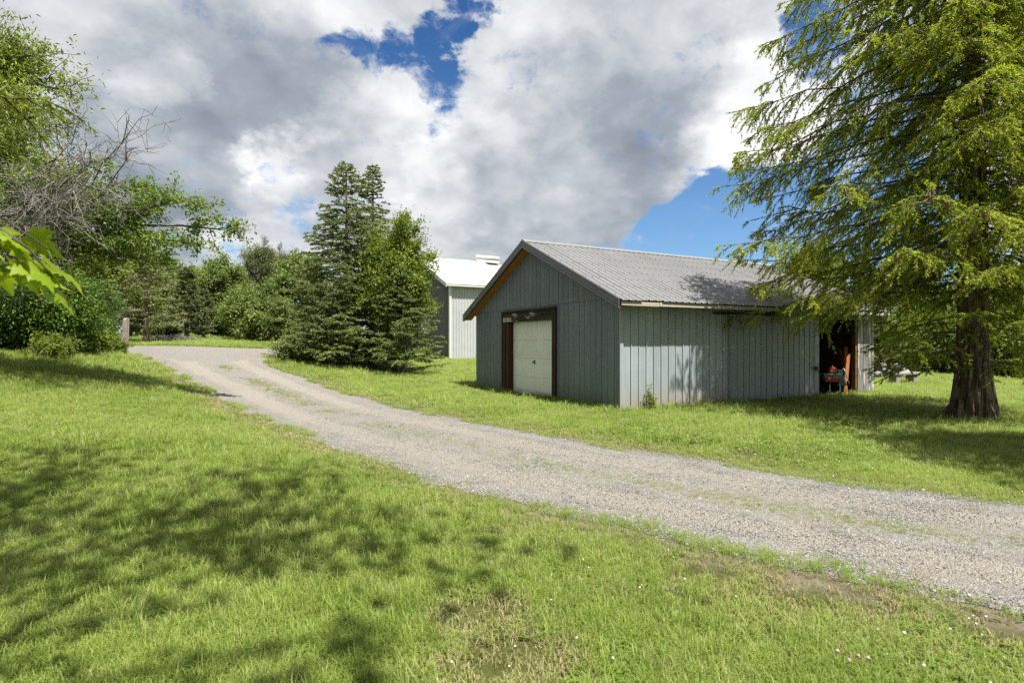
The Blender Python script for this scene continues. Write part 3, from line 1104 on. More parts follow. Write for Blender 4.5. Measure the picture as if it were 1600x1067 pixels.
    m.tube([(1.34, -0.03, 1.93), (1.34, -0.075, 1.93), (1.34, -0.085, 1.90), (1.34, -0.075, 1.87)], 0.008, 6)
    m.obj('wall_hook', M['metal'], b)
    for xx in (7.10, 9.04):
        m = MB()
        m.box(xx-0.05, xx+0.05, 0.0, 0.12, 0.0, 2.26)
        m.obj('bay_post', M['inner_plank'], b)
    return b

barn = build_barn()
def bpt(x, y, z=0.0):
    c, s = math.cos(BROT), math.sin(BROT)
    return (BA[0]+x*c-y*s, BA[1]+x*s+y*c, z)

# things standing in the open bay
def build_machine():
    x, y, _ = bpt(8.12, 0.16)
    face = math.atan2(-y, -x)+math.pi/2+0.25
    t = thing('garden_machine', 'teal and red garden machine on bent tube legs standing in the open barn bay', 'machine', (x, y, 0.03), face)
    # hopper: tapered body
    m = MB()
    v = [(-.24, -.16, .38), (.20, -.16, .38), (.20, .18, .38), (-.24, .18, .38), (-.30, -.22, .62), (.16, -.22, .62), (.16, .22, .62), (-.30, .22, .62)]
    f = [(3, 2, 1, 0), (4, 5, 6, 7), (0, 1, 5, 4), (1, 2, 6, 5), (2, 3, 7, 6), (3, 0, 4, 7)]
    m.add(v, f)
    m.obj('hopper', M['greyteal'], t, bevel=0.02)
    m = MB()
    m.box(-.265, .19, -.215, -.12, .40, .50)
    m.obj('red_band', M['red'], t, bevel=0.015)
    m = MB()
    v = [(.10, -.12, .26), (.34, -.12, .28), (.36, .14, .28), (.10, .14, .26), (.12, -.10, .72), (.22, -.10, .74), (.22, .10, .74), (.12, .10, .72)]
    f = [(3, 2, 1, 0), (4, 5, 6, 7), (0, 1, 5, 4), (1, 2, 6, 5), (2, 3, 7, 6), (3, 0, 4, 7)]
    m.add(v, f)
    m.obj('side_shield', M['teal'], t, bevel=0.02)
    m = MB()
    m.ball((-.0, .02, .74), (.11, .11, .09), 12, 8)
    m.box(-.10, .10, -.08, .08, .61, .72)
    e = m.obj('engine', M['red'], t, smooth=True)
    m = MB()
    m.box(-.05, -.02, -.145, -.12, .74, .86)
    m.obj('highlight_bar', M['engine_highlight'], e)  # bright orange bar, a highlight on the engine put in as colour
    for sx, bow in ((-.10, -.03), (.10, .10)):
        m = MB()
        m.tube([(sx, -.10, .39), (sx+bow*.6, -.13, .25), (sx+bow*.5, -.15, .10), (sx-.06, -.16, .03), (sx-.16, -.16, .02)], .016, 8)
        m.obj('leg', M['metal'], t, smooth=True)
    for sx in (-.26, .26):
        m = MB()
        m.tube([(sx-.03, .12, .13), (sx+.03, .12, .13)], .125, 18)
        w = m.obj('wheel', M['black'], t)
        m = MB()
        m.tube([(sx-.035, .12, .13), (sx+.035, .12, .13)], .055, 12)
        m.obj('hub', M['teal'], w)
    m = MB()
    m.tube([(.20, .0, .70), (.27, -.06, .78), (.33, -.08, .62), (.36, -.08, .48)], .014, 8)
    m.obj('handle', M['white_plastic'], t, smooth=True)
    m = MB()
    m.tube([(.36, -.09, .34), (.40, -.09, .34)], .08, 14)
    m.obj('knob', M['black'], t)
build_machine()

def build_bay_things():
    rng = random.Random(8)
    for k, (x, lab) in enumerate(((8.62, 'first orange-brown board from the teal machine, leaning in the barn bay'), (8.74, 'second orange-brown board from the teal machine, leaning in the barn bay'),
                                  (8.86, 'second orange-brown board from the grey plank wall, leaning in the barn bay'), (8.97, 'orange-brown board leaning closest to the grey plank wall'))):
        m = MB()
        m.box(-0.055, 0.055, -0.012, 0.012, 0, rng.uniform(1.15, 1.45))
        o = m.obj('leaning_board', M['orange_plank'], None, bevel=0.004)
        o.location = bpt(x, 0.10+0.05*k, 0.02)
        o.rotation_euler = (-0.10-0.03*k, 0.16-0.04*k, BROT-0.45+0.1*k)
        props(o, lab, 'board', 'boards leaning in the open barn bay')
    x, y, _ = bpt(7.85, 1.0)
    t = thing('storage_crate', 'dark storage crate with a pale lid inside the open barn bay', 'crate', (x, y, 0.02), BROT)
    m = MB()
    m.prism([(-.35, -.25), (.35, -.25), (.35, .25), (-.35, .25)], 0, .62)
    m.obj('crate_body', M['crate'], t, bevel=0.02)
    m = MB()
    m.box(-.37, .37, -.27, .27, .625, .66)
    m.obj('lid', M['white_plastic'], t, bevel=0.01)
    x, y, _ = bpt(7.9, 0.55)
    t = thing('hanging_tube_frame', 'thin pale tube frame hanging under the barn roof above the open bay', 'tube frame', (x, y, 1.86), BROT)
    m = MB()
    m.tube([(-.75, 0, .34), (1.0, 0, .34)], .014, 8)
    m.obj('upper_tube', M['metal'], t)
    m = MB()
    m.tube([(-.75, 0, 0.02), (.42, 0, 0.02)], .014, 8)
    m.obj('lower_tube', M['metal'], t)
    m = MB()
    m.tube([(.36, 0, 0.03), (.38, 0, .2), (.30, 0, .33)], .014, 8)
    m.obj('cross_tube', M['metal'], t)
    for xx in (-.7, .95):
        m = MB()
        m.tube([(xx, 0, .35), (xx, 0, .75)], .004, 5)
        m.obj('hanger', M['dark_metal'], t)
build_bay_things()

# ------------------------------------------------------------------ white steel building behind
def build_shed():
    C = np.array([-4.5, 40.0])
    z0 = 0.20
    t = thing('steel_building', 'tall white ribbed steel building with a bright white roof behind the barn', 'building', (C[0], C[1], z0), BROT)
    L, W, H = 12.0, 13.8, 5.62
    yr, sl = W/2, 2.75/(W/2)
    zz = lambda y: H+0.12+sl*(yr-abs(yr-y))
    rib = []
    for k in range(4):
        o = k*0.225
        rib += [(o, 0.0), (o+0.015, 0.035), (o+0.05, 0.035), (o+0.065, 0.0)]
    rib += [(0.9, 0.0)]
    gr = []
    for k in range(4):
        o = k*0.225
        gr += [(o, 0.0), (o+0.015, 0.05), (o+0.075, 0.05), (o+0.09, 0.0)]
    gr += [(0.9, 0.0)]
    wm = panel_mesh('siding_panel', M['white_wall'], rib, lambda s: 0.0, lambda s: H+0.1, (1, 0, 0), (0, -1, 0))
    for i in range(13):
        link_mesh('siding_panel', wm, t, (0.02+i*0.9, 0, 0))
    for i in range(16):
        y = i*0.9
        w = min(0.9, W-y)
        if w < 0.1:
            continue
        me = panel_mesh('siding_panel', M['shaded_wall'], gr, lambda s: 0.0, lambda s, y=y: zz(min(y+s, W))-0.1, (0, 1, 0), (-1, 0, 0), w)
        link_mesh('siding_panel', me, t, (0, y, 0))
    m = MB()
    m.box(0.05, 11.7, W-0.1, W, 0, H)
    m.box(11.6, 11.7, 0.05, W-0.12, 0, H)
    m.obj('rear_wall', M['white_wall'], t)
    m = MB()
    m.box(-0.075, 0.075, -0.075, -0.04, 0.0, H+0.0)
    m.box(-0.075, -0.055, -0.04, 0.13, 0.0, H+0.0)
    m.obj('corner_trim', M['white_trim'], t)
    m = MB()
    m.box(-0.40, 5.9, -0.36, -0.32, H-0.22, H+0.10)
    m.obj('fascia', M['white_trim'], t)
    m = MB()
    m.box(-0.36, 5.9, -0.315, -0.06, H-0.20, H-0.17)
    m.obj('soffit', M['white_trim'], t)
    c = math.cos(math.atan(sl))
    def roof_sheet(side):
        m = MB()
        v, f = [], []
        for s, h in rib:
            for y in (-0.38, yr):
                v.append((s, y if side == 0 else W-y, zz(y)+h*c*0.7))
        n = len(rib)
        for i in range(n-1):
            f.append((2*i, 2*i+2, 2*i+3, 2*i+1) if side == 0 else (2*i, 2*i+1, 2*i+3, 2*i+2))
        k = len(v)
        for s, h in rib:
            v.append((s, -0.38 if side == 0 else W+0.38, zz(-0.38)-0.05))
        for i in range(n-1):
            f.append((2*i, k+i, k+i+1, 2*i+2))
        m.add(v, f)
        return m.mesh('roof_sheet', M['white_roof'])
    a, b = roof_sheet(0), roof_sheet(1)
    for i in range(7):
        link_mesh('roof_sheet', a, t, (-0.42+i*0.9, 0, 0))
        link_mesh('roof_sheet', b, t, (-0.42+i*0.9, 0, 0))
    m = MB()
    for fy in ((lambda y: y), (lambda y: W-y)):
        v = [(x, fy(y), zz(y)-d) for x in (5.9, 12.2) for y in (-0.3, yr) for d in (0.16, 0.30)]
        f = [(0, 1, 3, 2), (4, 6, 7, 5), (0, 4, 5, 1), (2, 3, 7, 6), (0, 2, 6, 4), (1, 5, 7, 3)]
        m.add(v, f)
    m.obj('lower_roof', M['dull_roof'], t)
    for fy in ((lambda y: y), (lambda y: W-y)):
        m = MB()
        v = [(x, fy(y), zz(y)-d) for x in (-0.46, -0.43) for y in (-0.39, yr) for d in (-0.03, 0.28)]
        f = [(0, 1, 3, 2), (4, 6, 7, 5), (0, 4, 5, 1), (2, 3, 7, 6), (0, 2, 6, 4), (1, 5, 7, 3)]
        m.add(v, f)
        m.obj('barge_board', M['white_trim'], t)
    m = MB()
    pr = [(yr-.42, zz(yr)-.12), (yr+.42, zz(yr)-.12), (yr+.42, zz(yr)+.30)]
    pr += [(yr+.42*math.cos(a_), zz(yr)+.30+.22*math.sin(a_)) for a_ in np.linspace(0.2, math.pi-0.2, 8)]
    pr += [(yr-.42, zz(yr)+.30)]
    m.prism(pr, 5.1, 7.3, 0)
    v = m.obj('roof_vent', M['white_trim'], t)
    m = MB()
    m.box(5.05, 7.35, yr-.50, yr+.50, zz(yr)+.27, zz(yr)+.31)
    m.obj('vent_lip', M['white_trim'], v)
    m = MB()
    for (ya, yb, za, zb) in ((4.2, 7.4, 2.0, 2.1), (4.2, 7.4, 3.55, 3.65), (4.2, 4.3, 2.1, 3.55), (7.3, 7.4, 2.1, 3.55), (5.75, 5.85, 2.1, 3.55)):
        m.box(-0.12, -0.05, ya, yb, za, zb)
    w = m.obj('window', M['white_trim'], t)
    for ya, yb in ((4.3, 5.75), (5.85, 7.3)):
        m = MB()
        m.box(-0.085, -0.06, ya, yb, 2.1, 3.55)
        m.obj('pane', M['glass'], w)
build_shed()

# ------------------------------------------------------------------ posts
def build_posts():
    X, Y = P(193, 549)
    t = thing('wooden_post', 'leaning silvered wooden gatepost at the left edge of the gravel drive', 'post', (X, Y, zg(X, Y)-0.1), 0.3)
    rng = np.random.default_rng(3)
    m = MB()
    n = 14
    zs = np.linspace(0, 1.36, 9)
    ang = np.arange(n)*2*math.pi/n
    prof = 1+0.10*rng.normal(size=n)
    v = []
    for z in zs:
        r = 0.115-0.014*z
        wob = prof+0.03*rng.normal(size=n)
        for k in range(n):
            v.append((0.065*z+r*wob[k]*math.cos(ang[k]), r*wob[k]*math.sin(ang[k]), z+(0.05*math.cos(ang[k]*2+1) if z > 1.3 else 0)))
    f = [(i*n+k, i*n+(k+1) % n, (i+1)*n+(k+1) % n, (i+1)*n+k) for i in range(len(zs)-1) for k in range(n)]
    f.append(tuple((len(zs)-1)*n+k for k in range(n)))
    m.add(v, f)
    m.obj('post_shaft', M['post_wood'], t)
    m = MB()
    m.box(-0.30, 0.19, -0.20, -0.15, 0.33, 0.40)
    m.box(-0.22, 0.17, -0.21, -0.12, 0.28, 0.34)
    m.obj('rail_stub', M['dark_wood'], t, bevel=0.01)
    m = MB()
    m.tube([(0.02, -0.18, 0.32), (0.08, -0.22, 0.15), (0.13, -0.25, -0.02)], 0.028, 7)
    m.obj('hanging_strap', M['dark_metal'], t)
    X, Y = P(493, 566)
    z = float(zg(X, Y))
    t = thing('metal_pole', 'thin pale grey pole with a dark round fitting in front of the spruces', 'pole', (X, Y, z), 0)
    m = MB()
    m.tube([(0, 0, -0.1), (0.01, 0, 0.55), (0, 0, 1.45)], [0.04, 0.04, 0.04], 10)
    m.obj('pole_shaft', M['metal'], t)
    m = MB()
    m.box(-0.075, 0.075, -0.12, -0.03, 0.50, 0.74)
    m.obj('fitting_box', M['black'], t, bevel=0.015)
    m = MB()
    m.tube([(0.05, -0.12, 0.62), (0.05, -0.16, 0.62)], 0.075, 14)
    m.obj('round_cover', M['metal'], t)
build_posts()
# ------------------------------------------------------------------ trees
def curve_pts(p0, p1, n, sag=0.0, wob=0.0, rng=None):
    t = np.linspace(0, 1, n)[:, None]
    p = p0*(1-t)+p1*t
    p[:, 2] += sag*4*(t*(1-t))[:, 0]
    if wob and rng is not None:
        q = rng.normal(size=(n, 3))*wob
        q[0] = 0
        q[-1] *= 0.4
        p = p+q
    return p


def spruce_mesh(seed, H, z_low, Rfun, n_br, sec_step, sec_len, twigs, needles, nl, nw, droop=0.35, hang=0.5, trunk_r=0.3, up=0.05, tip_up=0.22, az_skip=None, bare=0.0, trunk_top=None, tint_amp=1.0):
    """boughs in loose whorls, side shoots along them, hanging twigs along those, needles along all"""
    global RNG
    RNG = rng = np.random.default_rng(seed)
    wood, crown = MB(), MB()
    top = trunk_top or H
    n = 12
    tz = np.linspace(-0.1, top, n)
    tr = trunk_r*(1-tz/H*0.97)+0.01
    tr[0] *= 1.45
    tp = np.stack([0.02*H*0.1*np.sin(tz*0.7+seed), 0.02*H*0.1*np.cos(tz*0.9), tz], -1)
    wood.tube(tp, tr, 14)
    segs_p, segs_d, segs_l, segs_t = [], [], [], []      # shoots that carry needles
    for b in range(n_br):
        u = (b+rng.uniform(0, 1))/n_br
        z0 = z_low+(top*0.985-z_low)*u**0.92
        az = b*2.39996+rng.normal()*0.25
        L = Rfun(z0/H, az)*rng.uniform(0.82, 1.10)
        if L < 0.08 or (az_skip and az_skip(z0, az % (2*math.pi))):
            continue
        k = 9
        t = np.linspace(0, 1, k)
        zc = L*(up*t-droop*t*t+tip_up*t**3)
        if z0/H > 0.8:
            zc = L*(0.45*t+0.1*t*t)
        bend = rng.normal()*0.12
        a = az+bend*t
        pts = np.stack([np.cos(a)*L*t, np.sin(a)*L*t, z0+zc], -1)
        pts[1:] += rng.normal(size=(k-1, 3))*0.012*L
        br = np.linspace(1, 0.12, k)*(0.006+0.006*L)
        wood.tube(pts, br, 5, cap=False)
        btint = rng.uniform(0.2, 0.8)
        # tip of the bough itself
        for q in range(k-3, k-1):
            segs_p.append(pts[q:q+1]); segs_d.append(unit(pts[q+1:q+2]-pts[q:q+1])); segs_l.append(np.linalg.norm(pts[q+1]-pts[q])[None]); segs_t.append(np.array([btint]))
        m = max(3, int(L*(1-0.10)/sec_step))
        ts = np.sort(rng.uniform(0.12 if L > 1 else 0.03, 1.0, m))
        ii = np.minimum((ts*(k-1)).astype(int), k-2)
        ff = ts*(k-1)-ii
        base = pts[ii]*(1-ff[:, None])+pts[ii+1]*ff[:, None]
        tang = unit(pts[ii+1]-pts[ii])
        side = unit(np.cross(tang, np.array([0, 0, 1.0])))*np.where(np.arange(m) % 2, 1, -1)[:, None]
        ang = rng.uniform(0.55, 1.05, m)[:, None]
        sl = sec_len(L)*(1.05-0.75*np.abs(ts-0.35))*rng.uniform(0.55, 1.15, m)
        sl = np.minimum(sl, (1-ts)*L*0.9+0.14)
        dirs = unit(tang*np.cos(ang)+side*np.sin(ang)+np.array([0, 0, -1.0])*hang*rng.uniform(0.2, 1.0, m)[:, None])
        mid = base+dirs*sl[:, None]*0.55
        d2 = unit(dirs+np.array([0, 0, -1.0])*hang*rng.uniform(0.1, 0.9, m)[:, None])
        end = mid+d2*sl[:, None]*0.5
        V, Fq = batch_tubes(np.stack([base, mid, end], 1), np.stack([sl*0.012+0.003, sl*0.008+0.002, sl*0.003+0.001], 1), 3)
        wood.add(V, Fq)
        alive = rng.uniform(size=m) > bare*np.clip(1.25-1.5*ts, 0, 1)
        stint = np.clip(btint+rng.normal(size=m)*0.18, 0, 1)
        for A, D, Ln in ((base, dirs, sl*0.55), (mid, d2, sl*0.5)):
            segs_p.append(A[alive]); segs_d.append(D[alive]); segs_l.append(Ln[alive]); segs_t.append(stint[alive])
        # hanging twigs
        if twigs:
            g = np.repeat(np.arange(m)[alive], twigs)
            tt = rng.uniform(0.1, 1.0, len(g))[:, None]
            A = np.where(tt < 0.55, base[g]+(mid[g]-base[g])*tt/0.55, mid[g]+(end[g]-mid[g])*(tt-0.55)/0.45)
            s2 = unit(np.cross(dirs[g], np.array([0, 0, 1.0])))*np.where(rng.uniform(size=len(g)) < .5, -1, 1)[:, None]
            D = unit(dirs[g]*0.7+s2*rng.uniform(0.1, 0.8, len(g))[:, None]+np.array([0, 0, -1.0])*hang*rng.uniform(0.2, 1.9, len(g))[:, None]+rng.normal(size=(len(g), 3))*0.15)
            Ln = sl[g]*rng.uniform(0.25, 0.6, len(g))
            segs_p.append(A); segs_d.append(D); segs_l.append(Ln); segs_t.append(np.clip(stint[g]+rng.normal(size=len(g))*0.15, 0, 1))
    # leader
    Pp = np.concatenate(segs_p); Dd = np.concatenate(segs_d); Ll = np.concatenate(segs_l); Tt = np.concatenate(segs_t)
    cnt = np.maximum(3, (needles*Ll/np.mean(Ll))).astype(int)
    g = np.repeat(np.arange(len(Pp)), cnt)
    t = rng.uniform(0.0, 1.05, len(g))
    base = Pp[g]+Dd[g]*(Ll[g]*t)[:, None]
    rad = rng.normal(size=(len(g), 3))
    rad -= (rad*Dd[g]).sum(1, keepdims=True)*Dd[g]
    nd = unit(Dd[g]*rng.uniform(0.5, 1.2, len(g))[:, None]+unit(rad)*0.75)
    V, Ff = needle_faces(base, nd, nl*rng.uniform(0.7, 1.2, len(g)), np.full(len(g), nw))
    # young growth at the shoot ends is paler
    ti = np.clip(0.5+(Tt[g]-0.5)*tint_amp+0.30*np.clip(t-0.6, 0, 1)/0.4-0.05, 0, 1)
    crown.add(V, Ff, 0, np.repeat(ti, 3))
    return wood, crown


def broad_mesh(seed, H, C, Rad, n_limb, n_sub, n_leaf, leaf, trunk_r, spread=0.28, stems=1, fork=(0.25, 0.75), leaf_w=0.55, lean=(0, 0), bare=0.0, droop=0.25, sub_len=0.35, shell=(0.45, 1.0), keep=None, twigs=True, lmin=None):
    """trunk, limbs reaching into the crown, side branches, twigs with leaf clusters"""
    rng = np.random.default_rng(seed)
    wood, crown = MB(), MB()
    C, Rad = np.array(C, float), np.array(Rad, float)
    trunks = []
    for s in range(stems):
        if stems == 1:
            b0 = np.array([0, 0, -0.1]); b1 = np.array([lean[0], lean[1], H*0.85])
        else:
            a = rng.uniform(0, 6.28)
            b0 = np.array([math.cos(a)*0.12*Rad[0], math.sin(a)*0.12*Rad[0], -0.1])
            b1 = C+Rad*np.array([math.cos(a)*0.55, math.sin(a)*0.55, rng.uniform(0.1, 0.6)])
        tp = curve_pts(b0, b1, 9, 0, 0.012*H, rng)
        wood.tube(tp, np.linspace(trunk_r, trunk_r*0.2, 9)*np.array([1.3]+[1]*8), 10 if stems == 1 else 6)
        trunks.append(tp)
    LP, LD, LT = [], [], []
    for i in range(n_limb):
        tp = trunks[i % len(trunks)]
        f = rng.uniform(*fork)
        q = f*(len(tp)-1)
        k = int(q)
        p0 = tp[k]*(1-(q-k))+tp[min(k+1, len(tp)-1)]*(q-k)
        d = unit(rng.normal(size=3))
        r = rng.uniform(*shell)
        p1 = C+Rad*d*r
        if lmin is not None and p1[2] < lmin:
            p1[2] = lmin+rng.uniform(0, .3)
        if p1[2] < p0[2]-0.3*H and stems == 1:
            p0 = tp[max(1, int(len(tp)*0.25))]
        Ln = np.linalg.norm(p1-p0)
        lp = curve_pts(p0, p1, 8, 0.06*Ln, 0.03*Ln, rng)
        wood.tube(lp, np.linspace(1, 0.2, 8)*trunk_r*min(0.5, 0.12+0.09*Ln), 5, cap=False)
        lt = rng.uniform(0.1, 0.9)
        t = rng.uniform(0.3, 1.0, n_sub)
        ii = np.minimum((t*7).astype(int), 6)
        ff = (t*7-ii)[:, None]
        base = lp[ii]*(1-ff)+lp[ii+1]*ff
        od = unit((base-C)/Rad+1e-3)
        tang = unit(lp[ii+1]-lp[ii])
        dr = unit(tang*0.5+od*0.45+rng.normal(size=(n_sub, 3))*0.6+np.array([0, 0, 0.15]))
        sl = np.mean(Rad)*sub_len*rng.uniform(0.5, 1.25, n_sub)*(1.15-0.5*t)
        end = base+dr*sl[:, None]
        mid = (base+end)/2+np.array([0, 0, 1.0])*sl[:, None]*0.08
        V, Fq = batch_tubes(np.stack([base, mid, end], 1), np.stack([0.004+sl*0.009, 0.003+sl*0.006, np.full(n_sub, 0.002)+sl*0.002], 1), 4)
        if twigs:
            wood.add(V, Fq)
        live = rng.uniform(size=n_sub) >= bare
        m = live.sum()
        if m == 0 or n_leaf == 0:
            continue
        g = np.repeat(np.arange(n_sub)[live], n_leaf)
        tt = rng.uniform(0.15, 1.1, len(g))[:, None]
        pos = base[g]+(end[g]-base[g])*tt+rng.normal(size=(len(g), 3))*(spread*np.clip(sl[g], .15, 9))[:, None]*0.55
        ld = unit(dr[g]*0.5+rng.normal(size=(len(g), 3))*0.8-np.array([0, 0, droop]))
        LP.append(pos); LD.append(ld); LT.append(np.clip(lt+0.22*rng.normal(size=n_sub)[g]+0.08*rng.normal(size=len(g)), 0, 1))
    if LP:
        Pp, Dd, Tt = np.concatenate(LP), np.concatenate(LD), np.concatenate(LT)
        if keep is not None:
            ok = keep(Pp)
            Pp, Dd, Tt = Pp[ok], Dd[ok], Tt[ok]
        nn = unit(rng.normal(size=Pp.shape)*0.7+np.array([0, 0, 1.0]))
        ls = leaf*rng.uniform(0.65, 1.25, len(Pp))
        V, Ff = leaf_faces(Pp, Dd, nn, ls, ls*leaf_w)
        crown.add(V, Ff, 0, np.repeat(Tt, 4))
    return wood, crown


def make_tree(name, label, cat, loc, meshes, mats, rotz=0.0, scale=1.0, group=None):
    t = thing(name, label, cat, loc, rotz, group)
    t.scale = (scale,)*3 if np.isscalar(scale) else scale
    w, c = meshes
    w.obj('trunk', mats[0], t, smooth=True)
    if c.n:
        c.obj('crown', mats[1], t)
    return t

# --- the big Norway spruce on the right
SPX, SPY = P(1521, 656)
def big_R(u, az):
    toward = 0.5+0.5*math.cos(az-math.radians(235))
    base = 5.0*min(1, (1-u)/0.62)**0.8*min(1.0, 0.72+u*2.2)
    sunward = np.clip(0.5+0.5*math.cos(az-math.radians(-55)), 0, 1)**1.3
    return base*(1.0-0.56*sunward)
bw, bc = spruce_mesh(21, 17.0, 2.55, big_R, 175, 0.13, lambda L: 0.52+0.11*L, 6, 26, 0.056, 0.0200, droop=0.30, hang=0.62, trunk_r=0.29, up=0.02, tip_up=0.17, trunk_top=13.5, bare=0.35)
# low, thin, drooping boughs round the trunk
rng_ = np.random.default_rng(5)
iw, ic = spruce_mesh(23, 17.0, 2.35, lambda u, az: 1.7, 150, 0.16, lambda L: .62, 4, 24, .056, .020, droop=.25, hang=.6, trunk_r=.05, up=.15, tip_up=.1, trunk_top=11.5)
big_spruce = thing('spruce_tree', 'big drooping Norway spruce with a thick bare lower trunk at the right of the barn', 'tree', (SPX, SPY, zg(SPX, SPY)), 0.0)
bw.obj('trunk', M['bark_spruce'], big_spruce, smooth=True)
bc.obj('crown', M['spruce'], big_spruce)
iw.obj('inner_boughs', M['bark_spruce'], big_spruce, smooth=True)
ic.obj('inner_foliage', M['spruce'], big_spruce)
lw, lc = spruce_mesh(33, 17.0, 1.05, lambda u, az: 2.1, 22, 0.16, lambda L: 0.6, 4, 24, 0.055, 0.0165, droop=0.42, hang=0.5, trunk_r=0.05, up=0.05, tip_up=0.35, trunk_top=2.3, bare=0.45, tint_amp=0.7)
lw.obj('low_bough', M['bark_spruce'], big_spruce, smooth=True)
lc.obj('low_foliage', M['spruce'], big_spruce)
# root flare: ridged buttresses at the base of the trunk
m = MB()
for k in range(16):
    a = k*2*math.pi/16+rng_.normal()*0.1
    r0 = 0.44+0.07*rng_.normal()
    ca, sa = math.cos(a), math.sin(a)
    m.tube([(r0*ca, r0*sa, -0.06), ((r0-.09)*ca, (r0-.09)*sa, .07), (.325*ca, .325*sa, .30), (.27*ca, .27*sa, .75), (.235*ca, .235*sa, 1.3)], [.085, .085, .072, .06, .045], 7)
m.obj('root_flare', M['bark_spruce'], big_spruce, smooth=True)
# hanging cones near the bough ends
m = MB()
zs = np.linspace(0, -0.135, 7)
m.tube([(0, 0, z) for z in zs], [.008, .018, .022, .022, .020, .015, .004], 8)
cone_me = m.mesh('cone', M['cone'], True)
cv = np.concatenate(bc.v).reshape(-1, 3, 3)[:, 0]
sel = []
for q in rng_.permutation(len(cv)):
    p = cv[q]
    rr = math.hypot(p[0], p[1])
    if rr > 3.0 and 2.6 < p[2] < 9 and p[1] < 1.5 and all(np.linalg.norm(p-s) > 0.22 for s in sel):
        sel.append(p)
        if len(sel) >= 70:
            break
for p in sel:
    o = link_mesh('cone', cone_me, big_spruce, tuple(p+np.array([0, 0, -0.01])))
    o.rotation_euler = (rng_.normal()*0.15, rng_.normal()*0.15, 0)

# a second spruce stands just outside the right edge
copy_tree(big_spruce, (9.7, 5.5, 0.0), 2.1, 'second Norway spruce just beyond the right edge, its shade on the drive verge', 0.80)

# --- the group in the middle: two spruces and a leafy tree grown into them
cx, cy, cz = at(541, 26.5)
w, c = spruce_mesh(41, 9.75, 0.35, lambda u, az: 4.0*(1-u)**0.74, 165, 0.17, lambda L: 0.34+0.14*L, 4, 22, 0.088, 0.035, droop=0.10, hang=0.16, trunk_r=0.19, up=0.06, tip_up=0.10, tint_amp=0.9)
make_tree('spruce_tree', 'tall olive-green pointed spruce, left one of the pair in front of the white building', 'tree', (cx, cy, cz), (w, c), (M['bark_spruce'], M['bluespruce']))
cx, cy, cz = at(583, 27.6)
w, c = spruce_mesh(42, 10.2, 0.3, lambda u, az: 2.7*(1-u)**0.85, 130, 0.17, lambda L: 0.32+0.14*L, 4, 22, 0.088, 0.035, droop=0.10, hang=0.16, trunk_r=0.18, up=0.08, tip_up=0.10, tint_amp=0.9)
make_tree('spruce_tree', 'slimmer narrow-spired spruce, right one of the pair, rising out of leafy growth', 'tree', (cx, cy, cz), (w, c), (M['bark_spruce'], M['bluespruce']))
cx, cy, cz = at(618, 25.6)
w, c = broad_mesh(43, 7.6, (0.1, 0, 4.4), (1.75, 1.6, 3.2), 64, 26, 26, 0.125, 0.11, 0.42, fork=(0.15, 0.95), sub_len=0.36, shell=(0.4, 1.0))
make_tree('leafy_tree', 'rounded yellow-green broadleaf tree growing up against the two spruces', 'tree', (cx, cy, cz), (w, c), (M['bark_grey'], M['vine']))
cx, cy, cz = at(630, 24.6)
w, c = spruce_mesh(44, 4.6, 0.25, lambda u, az: 2.15*(1-u)**0.55, 80, 0.16, lambda L: 0.30+0.12*L, 3, 22, 0.080, 0.028, droop=0.06, hang=0.10, trunk_r=0.09, up=0.12, tip_up=0.06, tint_amp=0.9)
make_tree('spruce_tree', 'low spreading spruce skirt at the right foot of the middle group, nearest the white building', 'tree', (cx, cy, cz), (w, c), (M['bark_spruce'], M['bluespruce']))
cx, cy, cz = at(520, 24.6)
w, c = spruce_mesh(45, 3.8, 0.2, lambda u, az: 1.9*(1-u)**0.5, 70, 0.16, lambda L: 0.30+0.12*L, 3, 22, 0.080, 0.028, droop=0.06, hang=0.10, trunk_r=0.08, up=0.14, tip_up=0.05, tint_amp=0.9)
make_tree('spruce_tree', 'low bushy spruce behind the thin grey pole at the left foot of the middle group', 'tree', (cx, cy, cz), (w, c), (M['bark_spruce'], M['bluespruce']))
cx, cy, cz = at(466, 25.0)
w, c = broad_mesh(46, 1.7, (0, 0, 0.75), (1.25, 1.1, 0.8), 30, 20, 20, 0.095, 0.03, 0.4, stems=5, fork=(0.2, 0.9), sub_len=0.4)
make_tree('juniper_shrub', 'low brownish-green juniper shrub beside the drive, left of the thin grey pole', 'shrub', (cx, cy, cz), (w, c), (M['twig_brown'], M['bluespruce']))

# --- far tree line on the left: a few tree forms, then copies
def far_spruce(seed, H, Rr, mat, low=0.5):
    return spruce_mesh(seed, H, low, lambda u, az: Rr*(1-u)**0.8, 85, 0.24, lambda L: 0.3+0.15*L, 3, 16, 0.125, 0.045, droop=0.12, hang=0.18, trunk_r=0.14, up=0.08, tip_up=0.1)
x, y, z = at(292, 33)
dark = make_tree('spruce_tree', 'dark round-topped spruce standing in the tree line above the brush pile', 'tree', (x, y, z), far_spruce(61, 4.4, 1.75, None), (M['bark_spruce'], M['darkspruce']))
x, y, z = at(228, 29)
w, c = spruce_mesh(62, 5.6, 0.6, lambda u, az: 2.3*(1-u)**0.55, 75, 0.24, lambda L: 0.4+0.15*L, 3, 15, 0.11, 0.035, droop=0.05, hang=0.1, trunk_r=0.13, up=0.2, tip_up=0.05, bare=0.85)
pale = make_tree('pine_tree', 'thin pale pine with a half-bare brown middle, behind the wooden gatepost', 'tree', (x, y, z), (w, c), (M['twig_brown'], M['pine']))
x, y, z = at(398, 33)
w, c = broad_mesh(63, 3.6, (0, 0, 1.6), (2.1, 1.8, 1.75), 50, 24, 22, 0.15, 0.06, 0.42, stems=6, fork=(0.15, 0.95), sub_len=0.4)
